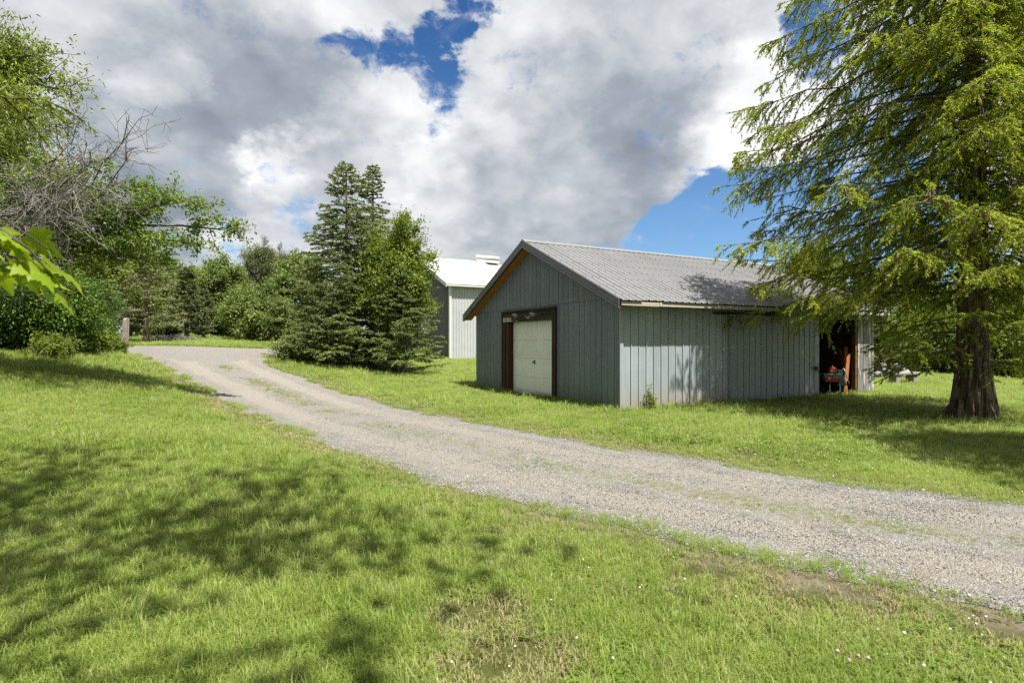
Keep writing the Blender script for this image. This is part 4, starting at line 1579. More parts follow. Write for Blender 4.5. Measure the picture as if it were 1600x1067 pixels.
bush = make_tree('round_shrub', 'big round dense green shrub facing the bend of the drive', 'shrub', (x, y, z), (w, c), (M['twig_brown'], M['shrub']))
x, y, z = at(345, 43)
w, c = broad_mesh(64, 6.0, (0, 0, 3.6), (2.2, 2.0, 2.6), 44, 24, 22, 0.18, 0.11, 0.4, fork=(0.2, 0.9), sub_len=0.38)
decid = make_tree('leafy_tree', 'mid-green leafy tree in the tree line, right of the dark spruce', 'tree', (x, y, z), (w, c), (M['bark_grey'], M['shrub']))
x, y, z = at(407, 47)
w, c = broad_mesh(65, 8.0, (0, 0, 5.2), (1.9, 1.8, 3.0), 34, 20, 34, 0.24, 0.13, 0.30, fork=(0.35, 0.98), sub_len=0.45, leaf_w=0.16, droop=-0.2)
tallp = make_tree('pine_tree', 'tall dark ragged pine on the skyline behind the round shrub', 'tree', (x, y, z), (w, c), (M['bark_spruce'], M['darkspruce']))
x, y, z = at(262, 38)
w, c = broad_mesh(66, 5.6, (0, 0, 3.2), (1.8, 1.7, 2.6), 42, 24, 22, 0.16, 0.09, 0.42, fork=(0.15, 0.95), sub_len=0.4)
bright = make_tree('leafy_tree', 'bright yellow-green leafy tree in the tree line behind the brush pile', 'tree', (x, y, z), (w, c), (M['bark_grey'], M['vine']))
TL = 'trees and shrubs along the far edge'
for o in (dark, pale, bush, decid, tallp, bright):
    o['group'] = TL
def cp(src, px, Y, rz, sc, label):
    copy_tree(src, at(px, Y), rz, label, sc, TL)
cp(tallp, 440, 50, 2.0, .98, 'tall dark pine on the skyline, nearest the left side of the spruce group')
cp(tallp, 424, 53, 4.0, .86, 'slightly shorter dark pine between the two tall skyline pines')
cp(decid, 318, 48, 1.0, .98, 'leafy tree on the skyline directly behind the dark spruce')
cp(decid, 372, 44, 2.4, .84, 'leafy tree behind the left half of the round shrub')
cp(decid, 470, 40, 3.4, 1.0, 'leafy tree filling the gap behind the left flank of the spruce group')
cp(bush, 348, 36, 1.3, .72, 'smaller round shrub between the dark spruce and the big round shrub')
cp(bush, 440, 34, 4.1, .84, 'round shrub at the right of the big round shrub, close to the spruce group')
cp(bush, 255, 34, 2.2, .55, 'low round shrub under the bright yellow-green tree')
cp(bright, 205, 36, 1.0, 1.04, 'yellow-green tree behind the half-bare pine')
cp(bright, 160, 30, 3.0, .92, 'yellow-green tree left of the half-bare pine, behind the bank of shrubs')
cp(decid, 235, 44, 5.0, 1.12, 'tall leafy tree on the skyline above the half-bare pine')
cp(decid, 150, 40, 2.0, 1.15, 'leafy tree far behind the bank of shrubs at the left')
cp(dark, 318, 35, 2.0, .74, 'short dark spruce at the right foot of the dark round-topped spruce')
cp(decid, 560, 55, 0.4, 1.0, 'leafy tree far behind the spruce group')
cp(tallp, 620, 66, 1.2, .9, 'dark pine far behind the white steel building')

# --- left bank: shrubs, the half-dead tree, the pale fine-leaved tree
x, y, z = at(58, 17.5)
w, c = broad_mesh(71, 3.4, (0, 0, 1.5), (2.1, 1.9, 1.75), 64, 28, 24, 0.105, 0.05, 0.42, stems=7, fork=(0.15, 0.95), sub_len=0.38)
bank = make_tree('lilac_shrub', 'deep green shrub on the left bank beneath the bare grey branches', 'shrub', (x, y, z), (w, c), (M['twig_brown'], M['shrub_dark']))
LB = 'shrubs on the left bank'
bank['group'] = LB
copy_tree(bank, at(-70, 16.5), 2.0, 'deep green shrub at the left edge of the photo, cut by the frame', 1.05, LB)
copy_tree(bank, at(118, 21.5), 4.0, 'deep green shrub on the left bank, closest to the wooden gatepost', 0.80, LB)
copy_tree(bank, at(10, 22.0), 1.2, 'taller deep green shrub at the back of the left bank', 1.25, LB)
x, y, z = at(128, 18.4)
w, c = broad_mesh(72, 1.1, (0, 0, 0.45), (0.95, 0.8, 0.55), 22, 18, 16, 0.08, 0.02, 0.4, stems=5, fork=(0.2, 0.9), sub_len=0.4)
weed = make_tree('low_shrub', 'low pale-green shrub in the long grass at the end of the left bank', 'shrub', (x, y, z), (w, c), (M['twig_brown'], M['vine']), group=LB)
copy_tree(weed, at(75, 15.8), 2.2, 'low pale-green shrub in front of the deep green shrub on the left bank', 0.8, LB)
copy_tree(weed, at(178, 19.5), 0.7, 'small pale-green shrub nearest the foot of the gatepost', 0.6, LB)

def half_dead():
    x, y, z = at(-70, 12.3)
    t = thing('apple_tree', 'half-dead old tree with a mass of bare grey branches and one leafy limb reaching right', 'tree', (x, y, z), 0)
    rng = np.random.default_rng(77)
    wood, tw = MB(), MB()
    tp = curve_pts(np.array([0, 0, -.1]), np.array([0.3, 0.1, 2.3]), 8, 0, 0.05, rng)
    wood.tube(tp, np.linspace(.17, .08, 8), 9)
    # bare limbs: limb -> branch -> spur, thinner at each step
    ends = [(rng.uniform(.6, 2.9), rng.uniform(-1.3, .3), rng.uniform(1.5, 3.2)) for _ in range(17)]+[(3.0, -.4, 3.1), (2.8, -.2, 3.45), (-.8, -1, 2.6), (-1.6, .4, 2.9)]
    for e in ends:
        f = rng.uniform(0.55, 1.0)
        p0 = tp[int(f*7)]
        e = np.array(e)
        lp = curve_pts(p0, e, 9, rng.uniform(-.15, .25), .07, rng)
        wood.tube(lp, np.linspace(.030, .006, 9), 6, cap=False)
        for k in range(24):
            q = rng.integers(2, 9)
            a = lp[q]
            d = unit(unit(e-p0)*0.55+rng.normal(size=3)*.75)
            L = rng.uniform(.35, .95)
            bp = curve_pts(a, a+d*L, 5, .04, .035, rng)
            tw.tube(bp, np.linspace(.0068, .0024, 5), 4, cap=False)
            n = 7
            qs = rng.integers(1, 5, n)
            A = bp[qs]
            D = unit(d*.5+rng.normal(size=(n, 3))*.8)
            l = rng.uniform(.08, .34, n)[:, None]
            V, F = batch_tubes(np.stack([A, A+D*l*.5+rng.normal(size=(n, 3))*.01, A+D*l], 1), np.tile(np.array([.0034, .0026, .0016]), (n, 1)), 3)
            tw.add(V, F)
    wood.obj('trunk', M['bark_grey'], t, smooth=True)
    tw.obj('bare_branches', M['twig_grey'], t)
    # living limb towards the right with leaves
    lw, lv = MB(), MB()
    PTS, DIR, TT = [], [], []
    for e in ((4.25, .2, 2.25), (3.75, .0, 2.6), (3.4, .6, 2.85), (3.2, -.2, 1.95), (2.6, .6, 3.0), (3.5, .6, 2.1), (2.2, .9, 2.5), (2.7, .3, 2.5), (1.4, 1.0, 3.0), (.8, 1.2, 3.3), (1.9, 1.0, 2.0), (2.5, 1.1, 2.2), (3.0, .5, 1.7), (.6, .8, 2.8), (1.2, .4, 3.4), (-.3, .9, 3.3), (2.0, .2, 3.3), (1.5, .6, 2.4), (.2, .6, 2.2)):
        e = np.array(e)
        lp = curve_pts(tp[5], e, 10, .22, .06, rng)
        lw.tube(lp, np.linspace(.05, .008, 10), 6, cap=False)
        for k in range(24):
            t_ = rng.uniform(.35, 1)
            q = min(int(t_*9), 8)
            a = lp[q]+(lp[q+1]-lp[q])*(t_*9-q)
            d = unit(unit(e-tp[5])*.7+rng.normal(size=3)*.55)
            L = rng.uniform(.2, .62)*(1.25-.6*t_)
            bp = curve_pts(a, a+d*L, 4, .02, .02, rng)
            lw.tube(bp, np.linspace(.008, .003, 4), 4, cap=False)
            n = 62
            s = rng.uniform(.1, 1.05, n)[:, None]
            PTS.append(a+d*L*s+rng.normal(size=(n, 3))*.05)
            DIR.append(unit(d*.5+rng.normal(size=(n, 3))*.7-np.array([0, 0, .25])))
            TT.append(np.clip(rng.uniform(.2, .8)+.1*rng.normal(size=n), 0, 1))
    Pp, Dd, T2 = map(np.concatenate, (PTS, DIR, TT))
    nn = unit(rng.normal(size=Pp.shape)*.6+np.array([0, 0, 1.]))
    ls = .062*rng.uniform(.6, 1.2, len(Pp))
    V, F = leaf_faces(Pp, Dd, nn, ls, ls*.55)
    lv.add(V, F, 0, np.repeat(T2, 4))
    lw.obj('leafy_limb', M['bark_grey'], t, smooth=True)
    lv.obj('crown', M['apple'], t)
    t.scale = (1.45, 1.45, 1.45)
half_dead()

x, y, z = -18.8, 18.0, float(zg(-18.8, 18.0))
w, c = broad_mesh(73, 7.4, (0.2, 0, 4.9), (3.3, 2.9, 2.9), 95, 28, 34, 0.125, 0.2, 0.36, fork=(0.3, 0.95), sub_len=0.34, leaf_w=0.32, shell=(0.35, 1.0))
make_tree('locust_tree', 'pale fine-leaved tree filling the upper left corner behind the bare branches', 'tree', (x, y, z), (w, c), (M['bark_grey'], M['fine']), 0, (1.45, 1.45, 1.68))

# --- maple: stands behind the photographer, throws the dappled shade, lower leaves hang into view
def maple_outline():
    half = [(0, 0), (.10, -.03), (.30, -.10), (.26, .05), (.47, .10), (.40, .20), (.50, .36), (.36, .34), (.30, .42), (.20, .40), (.24, .62), (.14, .60), (.10, .74), (0, 1.0)]
    left = [(-a, b) for a, b in half[1:-1]][::-1]
    return half+left
OUT = maple_outline()
def maple_leaf_mesh(rng):
    m = MB()
    n = len(OUT)
    v = [(0, .28, .0)]
    for a, b in OUT:
        v.append((a, b, -.32*abs(a)**1.5-.16*(b-.28)**2+.02*rng.normal()))
    f = [(0, 1+i, 1+(i+1) % n) for i in range(n)]
    m.add(v, f, 0, float(rng.uniform(.3, .9)))
    m.tube([(0, 0.02, 0), (0, -.25, .05), (0, -.55, .16)], .012, 4)
    return m.mesh('leaf', M['maple'], True)
def build_maple():
    rng = np.random.default_rng(91)
    base = np.array([-4.0, -2.5])
    t = thing('maple_tree', 'maple whose big pale lobed leaves hang into the left side close to the camera', 'tree', (base[0], base[1], 0), 0)
    w, _ = broad_mesh(92, 9.5, (1.9, 3.2, 8.0), (4.0, 3.2, 2.3), 40, 14, 0, .1, .22, fork=(.35, .95), sub_len=.32)
    # lobed crown leaves, each a five-pointed sheet
    rs = np.random.default_rng(93)
    C, Rad = np.array([1.5, 3.7, 8.3]), np.array([4.3, 3.6, 2.2])
    cl = []
    while len(cl) < 80:
        d = rs.uniform(-1, 1, 3)
        if .25 < np.linalg.norm(d) < 1:
            q = C+Rad*d
            w_ = q+np.array([base[0], base[1], 0])-np.array([-1.62, 1.83, 1.95])
            if np.linalg.norm(w_-SUN_DIR*np.dot(w_, SUN_DIR)) > 1.15:  # gap shaped into the unseen crown so sun reaches the low leaves
                cl.append(q)
    cl = np.array(cl)
    g = np.repeat(np.arange(len(cl)), 40)
    pos = cl[g]+rs.normal(size=(len(g), 3))*np.array([.38, .38, .22])
    k = len(pos)
    D = unit(rs.normal(size=(k, 3))*np.array([1, 1, .3])-np.array([0, 0, .5]))
    Nn = unit(rs.normal(size=(k, 3))*.35+np.array([0, 0, 1.]))
    S = unit(np.cross(D, Nn))
    sz = .17*rs.uniform(.7, 1.2, k)
    o5 = np.array([(0, 0), (.32, -.08), (.24, .12), (.5, .34), (.22, .38), (0, 1), (-.22, .38), (-.5, .34), (-.24, .12), (-.32, -.08)])
    V = pos[:, None]+(S[:, None]*o5[None, :, :1]+D[:, None]*o5[None, :, 1:])*sz[:, None, None]
    F = np.arange(k)[:, None]*10+np.arange(10)[None]
    cr = MB()
    cr.add(V.reshape(-1, 3), F, 0, np.repeat(rs.uniform(.1, .9, k), 10))
    # drooping twigs with single big leaves in view
    lm = [maple_leaf_mesh(rng) for _ in range(5)]
    def spray(p0, p1, n, size, lo=.35):
        p0, p1 = np.array(p0)-np.array([base[0], base[1], 0]), np.array(p1)-np.array([base[0], base[1], 0])
        tp = curve_pts(p0, p1, 8, .06, .012, rng)
        w.tube(tp, np.linspace(.008, .0025, 8), 6)
        ax = unit(p1-p0)
        for q in range(n):
            s = lo+(1-lo)*(q+.5)/n
            i = min(int(s*7), 6)
            a = tp[i]+(tp[i+1]-tp[i])*(s*7-i)
            sd = 1 if q % 2 else -1
            az = math.atan2(ax[1], ax[0])+sd*rng.uniform(.3, 1.15)+(0 if q < n-1 else -sd*.6)
            sc = size*rng.uniform(.75, 1.15)
            pitch = rng.uniform(-1.0, -.35)
            rot = Matrix.Rotation(az-math.pi/2, 4, 'Z') @ Matrix.Rotation(pitch, 4, 'X') @ Matrix.Rotation(rng.normal()*.45, 4, 'Y')
            o = link_mesh('leaf', lm[rng.integers(5)], t)
            tip = rot @ Vector((0, .5*sc, -.14*sc))
            o.matrix_local = Matrix.Translation(Vector(a)+tip) @ rot @ Matrix.Scale(sc, 4)
    w.tube(curve_pts(np.array([0, 0, 3.4]), np.array([1.85, 3.6, 2.35]), 9, .25, .04, rng), np.linspace(.05, .012, 9), 7)
    spray((-2.05, 1.55, 2.25), (-1.50, 1.80, 1.88), 11, .125, .45)
    spray((-2.05, 1.60, 2.10), (-1.60, 1.86, 1.82), 9, .12, .4)
    spray((-2.2, 1.70, 2.1), (-1.80, 2.05, 1.86), 8, .12, .4)
    spray((-1.95, 1.62, 2.12), (-1.46, 1.76, 1.80), 8, .11, .55)
    spray((-2.6, 1.35, 2.55), (-2.02, 2.02, 2.27), 5, .085, .4)
    w.obj('trunk', M['bark_grey'], t, smooth=True)
    cr.obj('crown', M['maple'], t)
build_maple()

# --- a spruce just left of the camera, its bough ends hang into the top left corner
w, c = spruce_mesh(95, 9.5, 3.15, lambda u, az: 2.75*min(1, (1-u)/.6), 50, 0.085, lambda L: .34+.06*L, 6, 26, .036, .007, droop=.18, hang=.75, trunk_r=.16, up=.03, tip_up=.08)
make_tree('spruce_tree', 'spruce left of the camera whose nearest bough tips hang into the top left corner', 'tree', (-5.15, 2.7, float(zg(-5.15, 2.7))), (w, c), (M['bark_spruce'], M['spruce']), 0.4)

# --- behind the barn and under the big spruce, on the right
RG = 'trees and shrubs behind the big spruce'
x, y, z = at(1290, 30)
w, c = broad_mesh(81, 6.9, (0, 0, 4.2), (2.3, 2.2, 2.8), 44, 24, 20, 0.17, 0.12, 0.4, fork=(.2, .9), sub_len=.38)
rt = make_tree('leafy_tree', 'light green leafy tree showing above the far end of the barn roof', 'tree', (x, y, z), (w, c), (M['bark_grey'], M['fine']), group=RG)
x, y, z = at(1408, 24)
w, c = broad_mesh(82, 2.6, (0, 0, 1.3), (1.5, 1.4, 1.35), 36, 22, 20, .105, .04, .4, stems=5, fork=(.15, .95), sub_len=.4)
yl = make_tree('yellow_shrub', 'yellow-leaved shrub right of the barn behind the pale stones', 'shrub', (x, y+1.5, z), (w, c), (M['twig_brown'], M['yellow_leaf']), group=RG)
copy_tree(bush, at(1370, 27), 1.0, 'green shrub behind the far corner of the barn', .95, RG)
copy_tree(bush, at(1475, 26), 2.0, 'green shrub seen just left of the big spruce trunk', .95, RG)
copy_tree(bush, at(1575, 24), 3.0, 'green shrub seen right of the big spruce trunk', .95, RG)
copy_tree(bush, at(1680, 22), 4.0, 'green shrub cut by the right edge of the photo', 1.0, RG)
copy_tree(decid, at(1430, 36), .6, 'leafy tree far behind the yellow-leaved shrub', 1.0, RG)
copy_tree(decid, at(1530, 34), 1.6, 'leafy tree directly behind the big spruce trunk', 1.05, RG)
copy_tree(decid, at(1640, 33), 2.6, 'leafy tree at the far right edge behind the big spruce', 1.1, RG)
copy_tree(dark, at(1345, 24), 1.1, 'dark spruce behind the end of the barn, mostly hidden by the big spruce', 1.15, RG)
# ------------------------------------------------------------------ small things on the right
def build_right_bits():
    rng = np.random.default_rng(51)
    x, y, z = at(1395, 23)
    t = thing('stone_heap', 'heap of pale stones at the right end of the barn under the yellow shrub', 'stones', (x, y, z), 0)
    for k in range(26):
        m = MB()
        r = rng.uniform(.10, .24)
        m.ball((0, 0, 0), (r, r*rng.uniform(.7, 1), r*rng.uniform(.55, .9)), 8, 6)
        V = m.v[0]
        V *= 1+.22*vnoise(V[:, 0]*9+k, V[:, 1]*9+V[:, 2]*7, k)[:, None]
        o = m.obj('stone', M['rock'], t, smooth=False)
        a, q = rng.uniform(0, 6.28), rng.uniform(0, 1)**.6
        o.location = (.85*q*math.cos(a), .5*q*math.sin(a), .12+rng.uniform(0, 1.0)*(1-q))
        o.rotation_euler = tuple(rng.uniform(0, 3, 3))
    x, y, z = at(1411, 20.5)
    t = thing('stone_bench', 'low pale slab bench on two blocks in the grass right of the barn', 'bench', (x, y, z), 0.25)
    m = MB()
    m.box(-.62, .62, -.2, .2, .34, .43)
    m.obj('slab', M['rock'], t, bevel=.015)
    for sx in (-.4, .4):
        m = MB()
        m.box(sx-.1, sx+.1, -.16, .16, -.03, .337)
        m.obj('block', M['rock'], t, bevel=.015)
    # brush pile beyond the turning strip
    x, y, z = at(268, 30.5)
    m = MB()
    for k in range(150):
        a = rng.uniform(0, 6.28)
        c = np.array([rng.normal()*.75, rng.normal()*.3, abs(rng.normal())*.13+.03])
        d = np.array([math.cos(a), math.sin(a)*.6, rng.normal()*.18])*rng.uniform(.25, .7)
        m.tube(curve_pts(c-d, c+d, 4, rng.uniform(0, .08), .02, rng), np.linspace(.016, .006, 4), 4, cap=False)
    o = m.obj('brush_pile', M['twig_grey'])
    o.location = (x, y, z)
    props(o, 'pile of dead grey-brown branches in the grass beyond the gravel', 'brush pile')
    # weed growing at the wall
    X, Y, _ = bpt(.70, -.20)
    w, c = broad_mesh(88, .62, (0, 0, .33), (.085, .085, .30), 12, 7, 5, .055, .006, .5, fork=(.1, .95), sub_len=.45, leaf_w=.6)
    make_tree('wall_weed', 'single leafy pale-green weed standing against the sunlit barn wall', 'weed', (X, Y, 0), (w, c), (M['twig_brown'], M['fine']))
    # dandelion rosette / broad weeds in the lawn are part of the grass
build_right_bits()

# ------------------------------------------------------------------ grass, clover, gravel stones
src = bpy.data.collections.new('scatter_sources')        # not linked to the scene: only instanced

def src_obj(name, me):
    o = bpy.data.objects.new(name, me)
    src.objects.link(o)
    return o

def tuft(seed, n, h, spread, w, lean, seedhead=False):
    r = np.random.default_rng(seed)
    m = MB()
    for k in range(n):
        a = r.uniform(0, 6.28)
        b = np.array([math.cos(a), math.sin(a), 0])*spread*math.sqrt(r.uniform())
        hh = h*r.uniform(.45, 1.15)
        az = r.uniform(0, 6.28)
        d = np.array([math.cos(az), math.sin(az), 0])
        s = np.array([-d[1], d[0], 0])
        ln = lean*r.uniform(.2, 1.4)
        p0, p1, p2, p3 = b, b+np.array([0, 0, hh*.4])+d*hh*ln*.15, b+np.array([0, 0, hh*.78])+d*hh*ln*.5, b+np.array([0, 0, hh*(1-.25*ln)])+d*hh*ln
        ww = w*r.uniform(.7, 1.3)
        v = [p0-s*ww*.5, p0+s*ww*.5, p1-s*ww*.5, p1+s*ww*.5, p2-s*ww*.35, p2+s*ww*.35, p3]
        m.add(v, [(0, 1, 3, 2), (2, 3, 5, 4), (4, 5, 6)])
    return m.mesh('grass_tuft', M['grass_blade'], True)

def clover(seed):
    r = np.random.default_rng(seed)
    m = MB()
    for k in range(9):
        a = r.uniform(0, 6.28)
        c = np.array([math.cos(a), math.sin(a), 0])*.05*math.sqrt(r.uniform())+np.array([0, 0, r.uniform(.018, .05)])
        for q in range(3):
            b = a+q*2.094+r.uniform(-.2, .2)
            d = np.array([math.cos(b), math.sin(b), r.uniform(-.1, .35)])
            s = np.array([-math.sin(b), math.cos(b), 0])
            L = r.uniform(.011, .018)
            m.add([c, c+d*L*.6+s*L*.5, c+d*L+s*L*.2, c+d*L-s*L*.2, c+d*L*.6-s*L*.5], [(0, 1, 2, 3, 4)])
        m.add([c*np.array([.8, .8, 0])+np.array([-.0008, 0, 0]), c*np.array([.8, .8, 0])+np.array([.0008, 0, 0]), c], [(0, 1, 2)])
    return m.mesh('clover_tuft', M['clover_leaf'])

def flower(mat):
    m = MB()
    m.ball((0, 0, .062), (.009, .009, .008), 7, 5)
    m.add([(-.0012, 0, 0), (.0012, 0, 0), (.0008, 0, .056), (-.0008, 0, .056)], [(0, 1, 2, 3)], 1)
    return m.mesh('clover_flower', [mat, M['grass_blade']], True)

def pebble(seed):
    m = MB()
    m.ball((0, 0, .2), (1, .8, .6), 6, 4)
    V = m.v[0]
    V *= 1+.3*vnoise(V[:, 0]*2+seed, V[:, 1]*2+V[:, 2]*3, seed)[:, None]
    return m.mesh('stone', M['stone'])

SRC = []
for i in range(5):
    SRC.append(src_obj('a%02d_grass' % i, tuft(100+i, 16, .092, .055, .0034, .85)))
for i in range(3):
    SRC.append(src_obj('b%02d_long_grass' % i, tuft(120+i, 12, .17, .055, .0045, .75)))
for i in range(3):
    SRC.append(src_obj('c%02d_clover' % i, clover(130+i)))
SRC.append(src_obj('d00_flower', flower(M['clover_white'])))
SRC.append(src_obj('d01_flower', flower(M['clover_pink'])))
for i in range(3):
    SRC.append(src_obj('e%02d_stone' % i, pebble(140+i)))
for i in range(3):
    SRC.append(src_obj('f%02d_dry_grass' % i, tuft(150+i, 12, .055, .055, .0036, 1.0)))
    SRC[-1].data.materials[0] = M['dry_blade']
IDX = {'dry': (16, 19), 'grass': (0, 5), 'long': (5, 8), 'clover': (8, 11), 'white': (11, 12), 'pink': (12, 13), 'stone': (13, 16)}

def scatter_tree():
    g = bpy.data.node_groups.new('scatter', 'GeometryNodeTree')
    g.interface.new_socket('Geometry', in_out='INPUT', socket_type='NodeSocketGeometry')
    g.interface.new_socket('Geometry', in_out='OUTPUT', socket_type='NodeSocketGeometry')
    i, o = g.nodes.new('NodeGroupInput'), g.nodes.new('NodeGroupOutput')
    ci = g.nodes.new('GeometryNodeCollectionInfo')
    ci.inputs['Collection'].default_value = src
    ci.inputs['Separate Children'].default_value = True
    ci.inputs['Reset Children'].default_value = True
    iop = g.nodes.new('GeometryNodeInstanceOnPoints')
    iop.inputs['Pick Instance'].default_value = True
    def attr(name, ty):
        n = g.nodes.new('GeometryNodeInputNamedAttribute')
        n.data_type = ty
        n.inputs['Name'].default_value = name
        return n.outputs['Attribute']
    L = g.links
    L.new(i.outputs[0], iop.inputs['Points'])
    L.new(ci.outputs[0], iop.inputs['Instance'])
    L.new(attr('pick', 'INT'), iop.inputs['Instance Index'])
    L.new(attr('rot', 'FLOAT_VECTOR'), iop.inputs['Rotation'])
    L.new(attr('size', 'FLOAT_VECTOR'), iop.inputs['Scale'])
    L.new(iop.outputs[0], o.inputs[0])
    return g
SCAT = scatter_tree()

def scatter(name, label, P3, pick, size, rng, tilt=.12):
    me = bpy.data.meshes.new(name)
    n = len(P3)
    me.vertices.add(n)
    me.vertices.foreach_set('co', np.asarray(P3, np.float32).ravel())
    rot = np.stack([rng.normal(size=n)*tilt, rng.normal(size=n)*tilt, rng.uniform(0, 6.28, n)], -1)
    if np.ndim(size) == 1:
        size = np.repeat(np.asarray(size)[:, None], 3, 1)
    for nm, ty, val, key in (('pick', 'INT', np.asarray(pick, np.int32), 'value'), ('rot', 'FLOAT_VECTOR', rot.astype(np.float32).ravel(), 'vector'), ('size', 'FLOAT_VECTOR', np.asarray(size, np.float32).ravel(), 'vector')):
        a = me.attributes.new(nm, ty, 'POINT')
        a.data.foreach_set(key, val)
    o = bpy.data.objects.new(name, me)
    COL.objects.link(o)
    md = o.modifiers.new('scatter', 'NODES')
    md.node_group = SCAT
    props(o, label, None, None, 'stuff')
    return o

def in_barn(X, Y, pad=0.0):
    c, s = math.cos(BROT), math.sin(BROT)
    dx, dy = X-BA[0], Y-BA[1]
    lx, ly = dx*c+dy*s, -dx*s+dy*c
    a = (lx > -pad) & (lx < BL+pad) & (ly > -pad) & (ly < BW+pad)
    dx, dy = X+4.5, Y-40
    lx, ly = dx*c+dy*s, -dx*s+dy*c
    return a | ((lx > 0) & (lx < 12) & (ly > 0) & (ly < 13.8))

def barn_local(X, Y):
    c, s = math.cos(BROT), math.sin(BROT)
    dx, dy = X-BA[0], Y-BA[1]
    return dx*c+dy*s, -dx*s+dy*c

def ring_points(rng, y0, y1, dens, tanl=1.15, extra=1.0):
    """random points over the ground in front of the camera and a little to each side"""
    area = tanl*(y1**2-y0**2)+2*extra*(y1-y0)
    n = int(area*dens)
    Y = np.sqrt(rng.uniform(y0**2, y1**2, n))
    X = rng.uniform(-1, 1, n)*(tanl*Y+extra)
    return X, Y

EDGE = np.concatenate([LANES[0][0][::4], LANES[0][1][::4]])
def edge_dist(X, Y):
    d = np.full(len(X), 9.0)
    Q = np.stack([X, Y], -1).astype(np.float32)
    for k in range(0, len(EDGE), 12):
        d = np.minimum(d, np.linalg.norm(Q[:, None]-EDGE[None, k:k+12].astype(np.float32), axis=2).min(1))
    return d

def build_grass():
    rng = np.random.default_rng(17)
    PX, PY, PK, PS = [], [], [], []
    for y0, y1, dens, sc, wide in ((1.6, 4.5, 1900, .90, .9), (4.5, 8, 1300, .92, 1.0), (8, 13, 620, 1.0, 1.35), (13, 20, 270, 1.15, 1.9), (20, 32, 110, 1.35, 2.6), (32, 52, 36, 1.7, 3.6)):
        X, Y = ring_points(rng, y0, y1, dens)
        n = len(X)
        jx, jy = X+rng.normal(size=n)*.10, Y+rng.normal(size=n)*.10
        ok = ~on_drive(jx, jy) & ~in_barn(X, Y, .0)
        bald = fbm(X*.9+3, Y*.9, 7)+.35*fbm(X*3, Y*3, 8)
        ok &= ~((bald > .56) & (rng.uniform(size=n) < .45))
        # bare scuffs in the lawn
        for (sx, sy), r_ in ((P(757, 962), .20), (P(785, 1040), .28), (P(1110, 893), .22), (P(1290, 925), .30), (P(1180, 712), .5), (P(1080, 695), .4), (P(1560, 985), .25)):
            dd = np.hypot(X-sx, (Y-sy)*1.2)/r_
            ok &= ~((dd < 1+.4*rng.normal(size=n)) & (rng.uniform(size=n) < .93))
        X, Y = X[ok], Y[ok]
        n = len(X)
        lush = fbm(X*.55, Y*.55, 21)
        bank = np.clip((zg(X, Y)-.55)/.5, 0, 1)*(Y < 24)*(Y > 9)
        lx, ly = barn_local(X, Y)
        wall = ((np.abs(ly) < .22) & (lx > -.1) & (lx < 9.9)) | ((np.abs(lx) < .22) & (ly > -.1) & (ly < BW))
        edge = np.hypot(X-SPX, Y-SPY) < .95
        u = rng.uniform(size=n)
        pick = rng.integers(0, 5, n)
        patch = np.exp(-((X+1.6)/1.9)**2-((Y-4.6)/1.7)**2)
        longm = (u < .04+.24*np.clip(lush-.05, 0, 1)+.20*patch+.30*bank) | (wall & (u < .5)) | (edge & (u < .4))
        pick = np.where(longm, rng.integers(5, 8, n), pick)
        cl = fbm(X*.8+40, Y*.8, 31)
        cm = (cl+.10*np.clip(X-.5, -1, 2) > .30) & (rng.uniform(size=n) < .5) & (Y < 12)
        cm |= (rng.uniform(size=n) < .05) & (Y < 10)
        pick = np.where(cm, rng.integers(8, 11, n), pick)
        ed = edge_dist(X, Y)
        verge = np.clip(1-ed/1.1, 0, 1)*(.75+.6*fbm(X*1.1, Y*1.1, 61))
        for (sx, sy), r_ in ((P(757, 962), .42), (P(785, 1040), .5), (P(1290, 925), .6)):
            verge = np.maximum(verge, np.clip(1.3-np.hypot(X-sx, (Y-sy)*1.2)/r_, 0, 1))
        dry = rng.uniform(size=n) < np.clip(.95*verge+.05+.16*((Y > 9) & (X > -7))+.32*np.clip(fbm(X*.5, Y*.5, 71), 0, 1), 0, .85)
        pick = np.where(dry, rng.integers(16, 19, n), pick)
        thin = rng.uniform(size=n) > .30*np.clip(1-ed/.55, 0, 1)
        s = sc*rng.uniform(.65, 1.25, n)*(1+.25*np.clip(lush, -.6, 1))
        s = np.where(bank > .2, s*1.15, s)
        s = np.where((pick >= 5) & (pick < 8) & (Y < 7) & (bank < .2), s*.85, s)
        s = s*(1-.35*np.clip(1-ed/.8, 0, 1))
        X, Y, pick, s = X[thin], Y[thin], pick[thin], s[thin]
        PX.append(X); PY.append(Y); PK.append(pick); PS.append(np.stack([s*wide**.6, s*wide**.6, s], -1))
    X, Y, K, S = map(np.concatenate, (PX, PY, PK, PS))
    Z = zg(X, Y)-.004
    scatter('lawn_grass', 'mown lawn grass with clover patches', np.stack([X, Y, Z], -1), K, S, rng)
    # sparse grass between the wheel ruts
    A, B = LANES[0]
    n = 4400
    i = rng.integers(60, len(A)-40, n)
    t = .47+rng.normal(size=n)*.055
    p = A[i]+(B[i]-A[i])*t[:, None]+rng.normal(size=(n, 2))*.04
    k = fbm(p[:, 0]*.8, p[:, 1]*.8, 44) > -.12
    p = p[k]
    s = rng.uniform(.25, .58, len(p))*np.clip(p[:, 1]/10, .8, 1.8)
    scatter('rut_grass', 'thin grass growing between the wheel ruts', np.stack([p[:, 0], p[:, 1], zg(p[:, 0], p[:, 1])+.018], -1), np.where(rng.uniform(size=len(p)) < .55, rng.integers(16, 19, len(p)), rng.integers(0, 5, len(p))), s, rng)
    # ragged grass along the edges of the drive
    n = 6000
    i = rng.integers(20, len(A)-5, n)
    sd = rng.integers(0, 2, n)
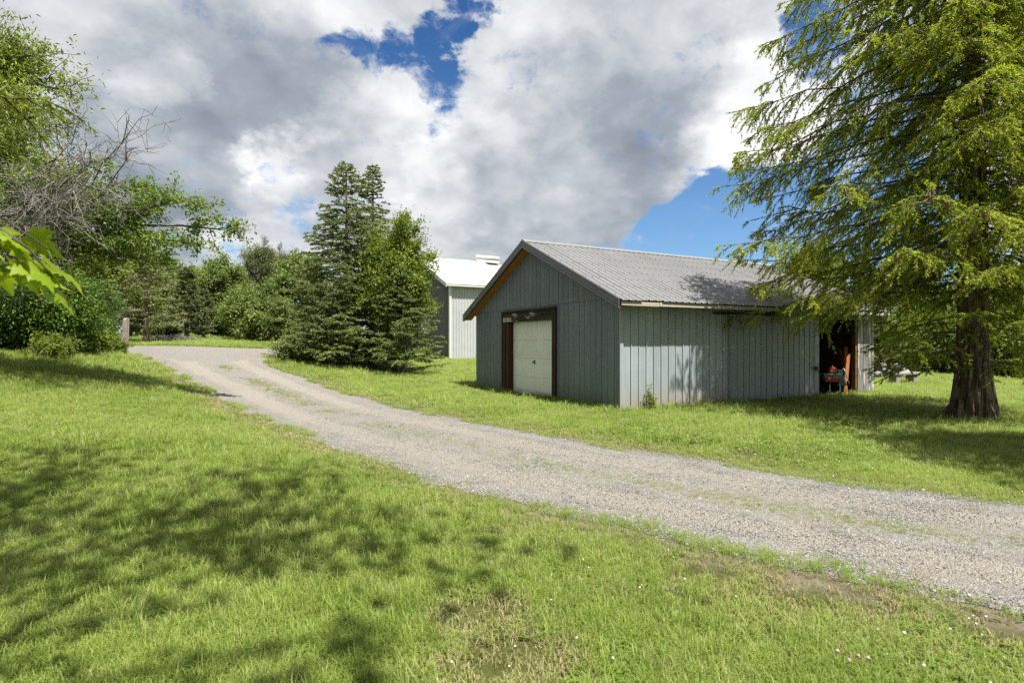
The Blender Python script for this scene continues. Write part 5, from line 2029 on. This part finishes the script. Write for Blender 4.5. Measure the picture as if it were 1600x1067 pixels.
    e = np.where(sd[:, None] == 0, A[i], B[i])
    inw = np.where(sd[:, None] == 0, B[i]-A[i], A[i]-B[i])
    p = e+unit(inw)*(np.abs(rng.normal(size=n))*.13-.02)[:, None]+rng.normal(size=(n, 2))*.05
    k = (fbm(p[:, 0]*1.6, p[:, 1]*1.6, 52) > 0.0) & (p[:, 1] > 1.5)
    p = p[k]
    s = rng.uniform(.4, .85, len(p))*np.clip(p[:, 1]/9, .85, 1.8)
    scatter('verge_grass', 'ragged grass creeping over the edges of the drive', np.stack([p[:, 0], p[:, 1], zg(p[:, 0], p[:, 1])+.008], -1), rng.integers(0, 5, len(p)), s, rng)
    # clover flowers
    X, Y = ring_points(rng, 2.0, 11, 55)
    n = len(X)
    f = fbm(X*.8+40, Y*.8, 31)+.25*fbm(X*2.2, Y*2.2, 33)+.14*np.clip(X-.5, -1, 2)
    ok = ~on_drive(X, Y) & ~in_barn(X, Y, .1) & (rng.uniform(size=n) < np.clip(.03+.55*np.clip(f-.05, 0, 1), 0, .5))
    X, Y = X[ok], Y[ok]
    scatter('clover_flowers', 'small white clover flowers dotted over the lawn', np.stack([X, Y, zg(X, Y)], -1), np.full(len(X), 11), rng.uniform(.5, .98, len(X)), rng)
    c = P(1345, 1048)
    n = 5
    X, Y = c[0]+rng.normal(size=n)*.045, c[1]+rng.normal(size=n)*.03
    scatter('pink_clover', 'small clump of pink clover flowers at the lower right', np.stack([X, Y, zg(X, Y)], -1), np.full(n, 12), rng.uniform(.8, 1.1, n), rng)
    # loose stones on the drive
    n = 110000
    i = rng.integers(0, len(A)-130, n)
    t = rng.uniform(0.0, 1.0, n)
    p = A[i]+(B[i]-A[i])*t[:, None]+rng.normal(size=(n, 2))*.05
    d = np.hypot(p[:, 0], p[:, 1])
    k = (rng.uniform(size=n) < np.clip(9/d, 0, 1)) & (p[:, 1] > 1.0)
    # wheel tracks are packed, stones gather beside them
    rut = np.exp(-((t-.24)/.09)**2)+np.exp(-((t-.72)/.09)**2)
    k &= rng.uniform(size=n) > .6*rut
    p = p[k]
    s = np.exp(rng.normal(size=len(p))*.33)*.0047
    scatter('gravel_stones', 'loose pale gravel stones on the drive', np.stack([p[:, 0], p[:, 1], zg(p[:, 0], p[:, 1])+.020], -1), rng.integers(13, 16, len(p)), s, rng, .4)
build_grass()
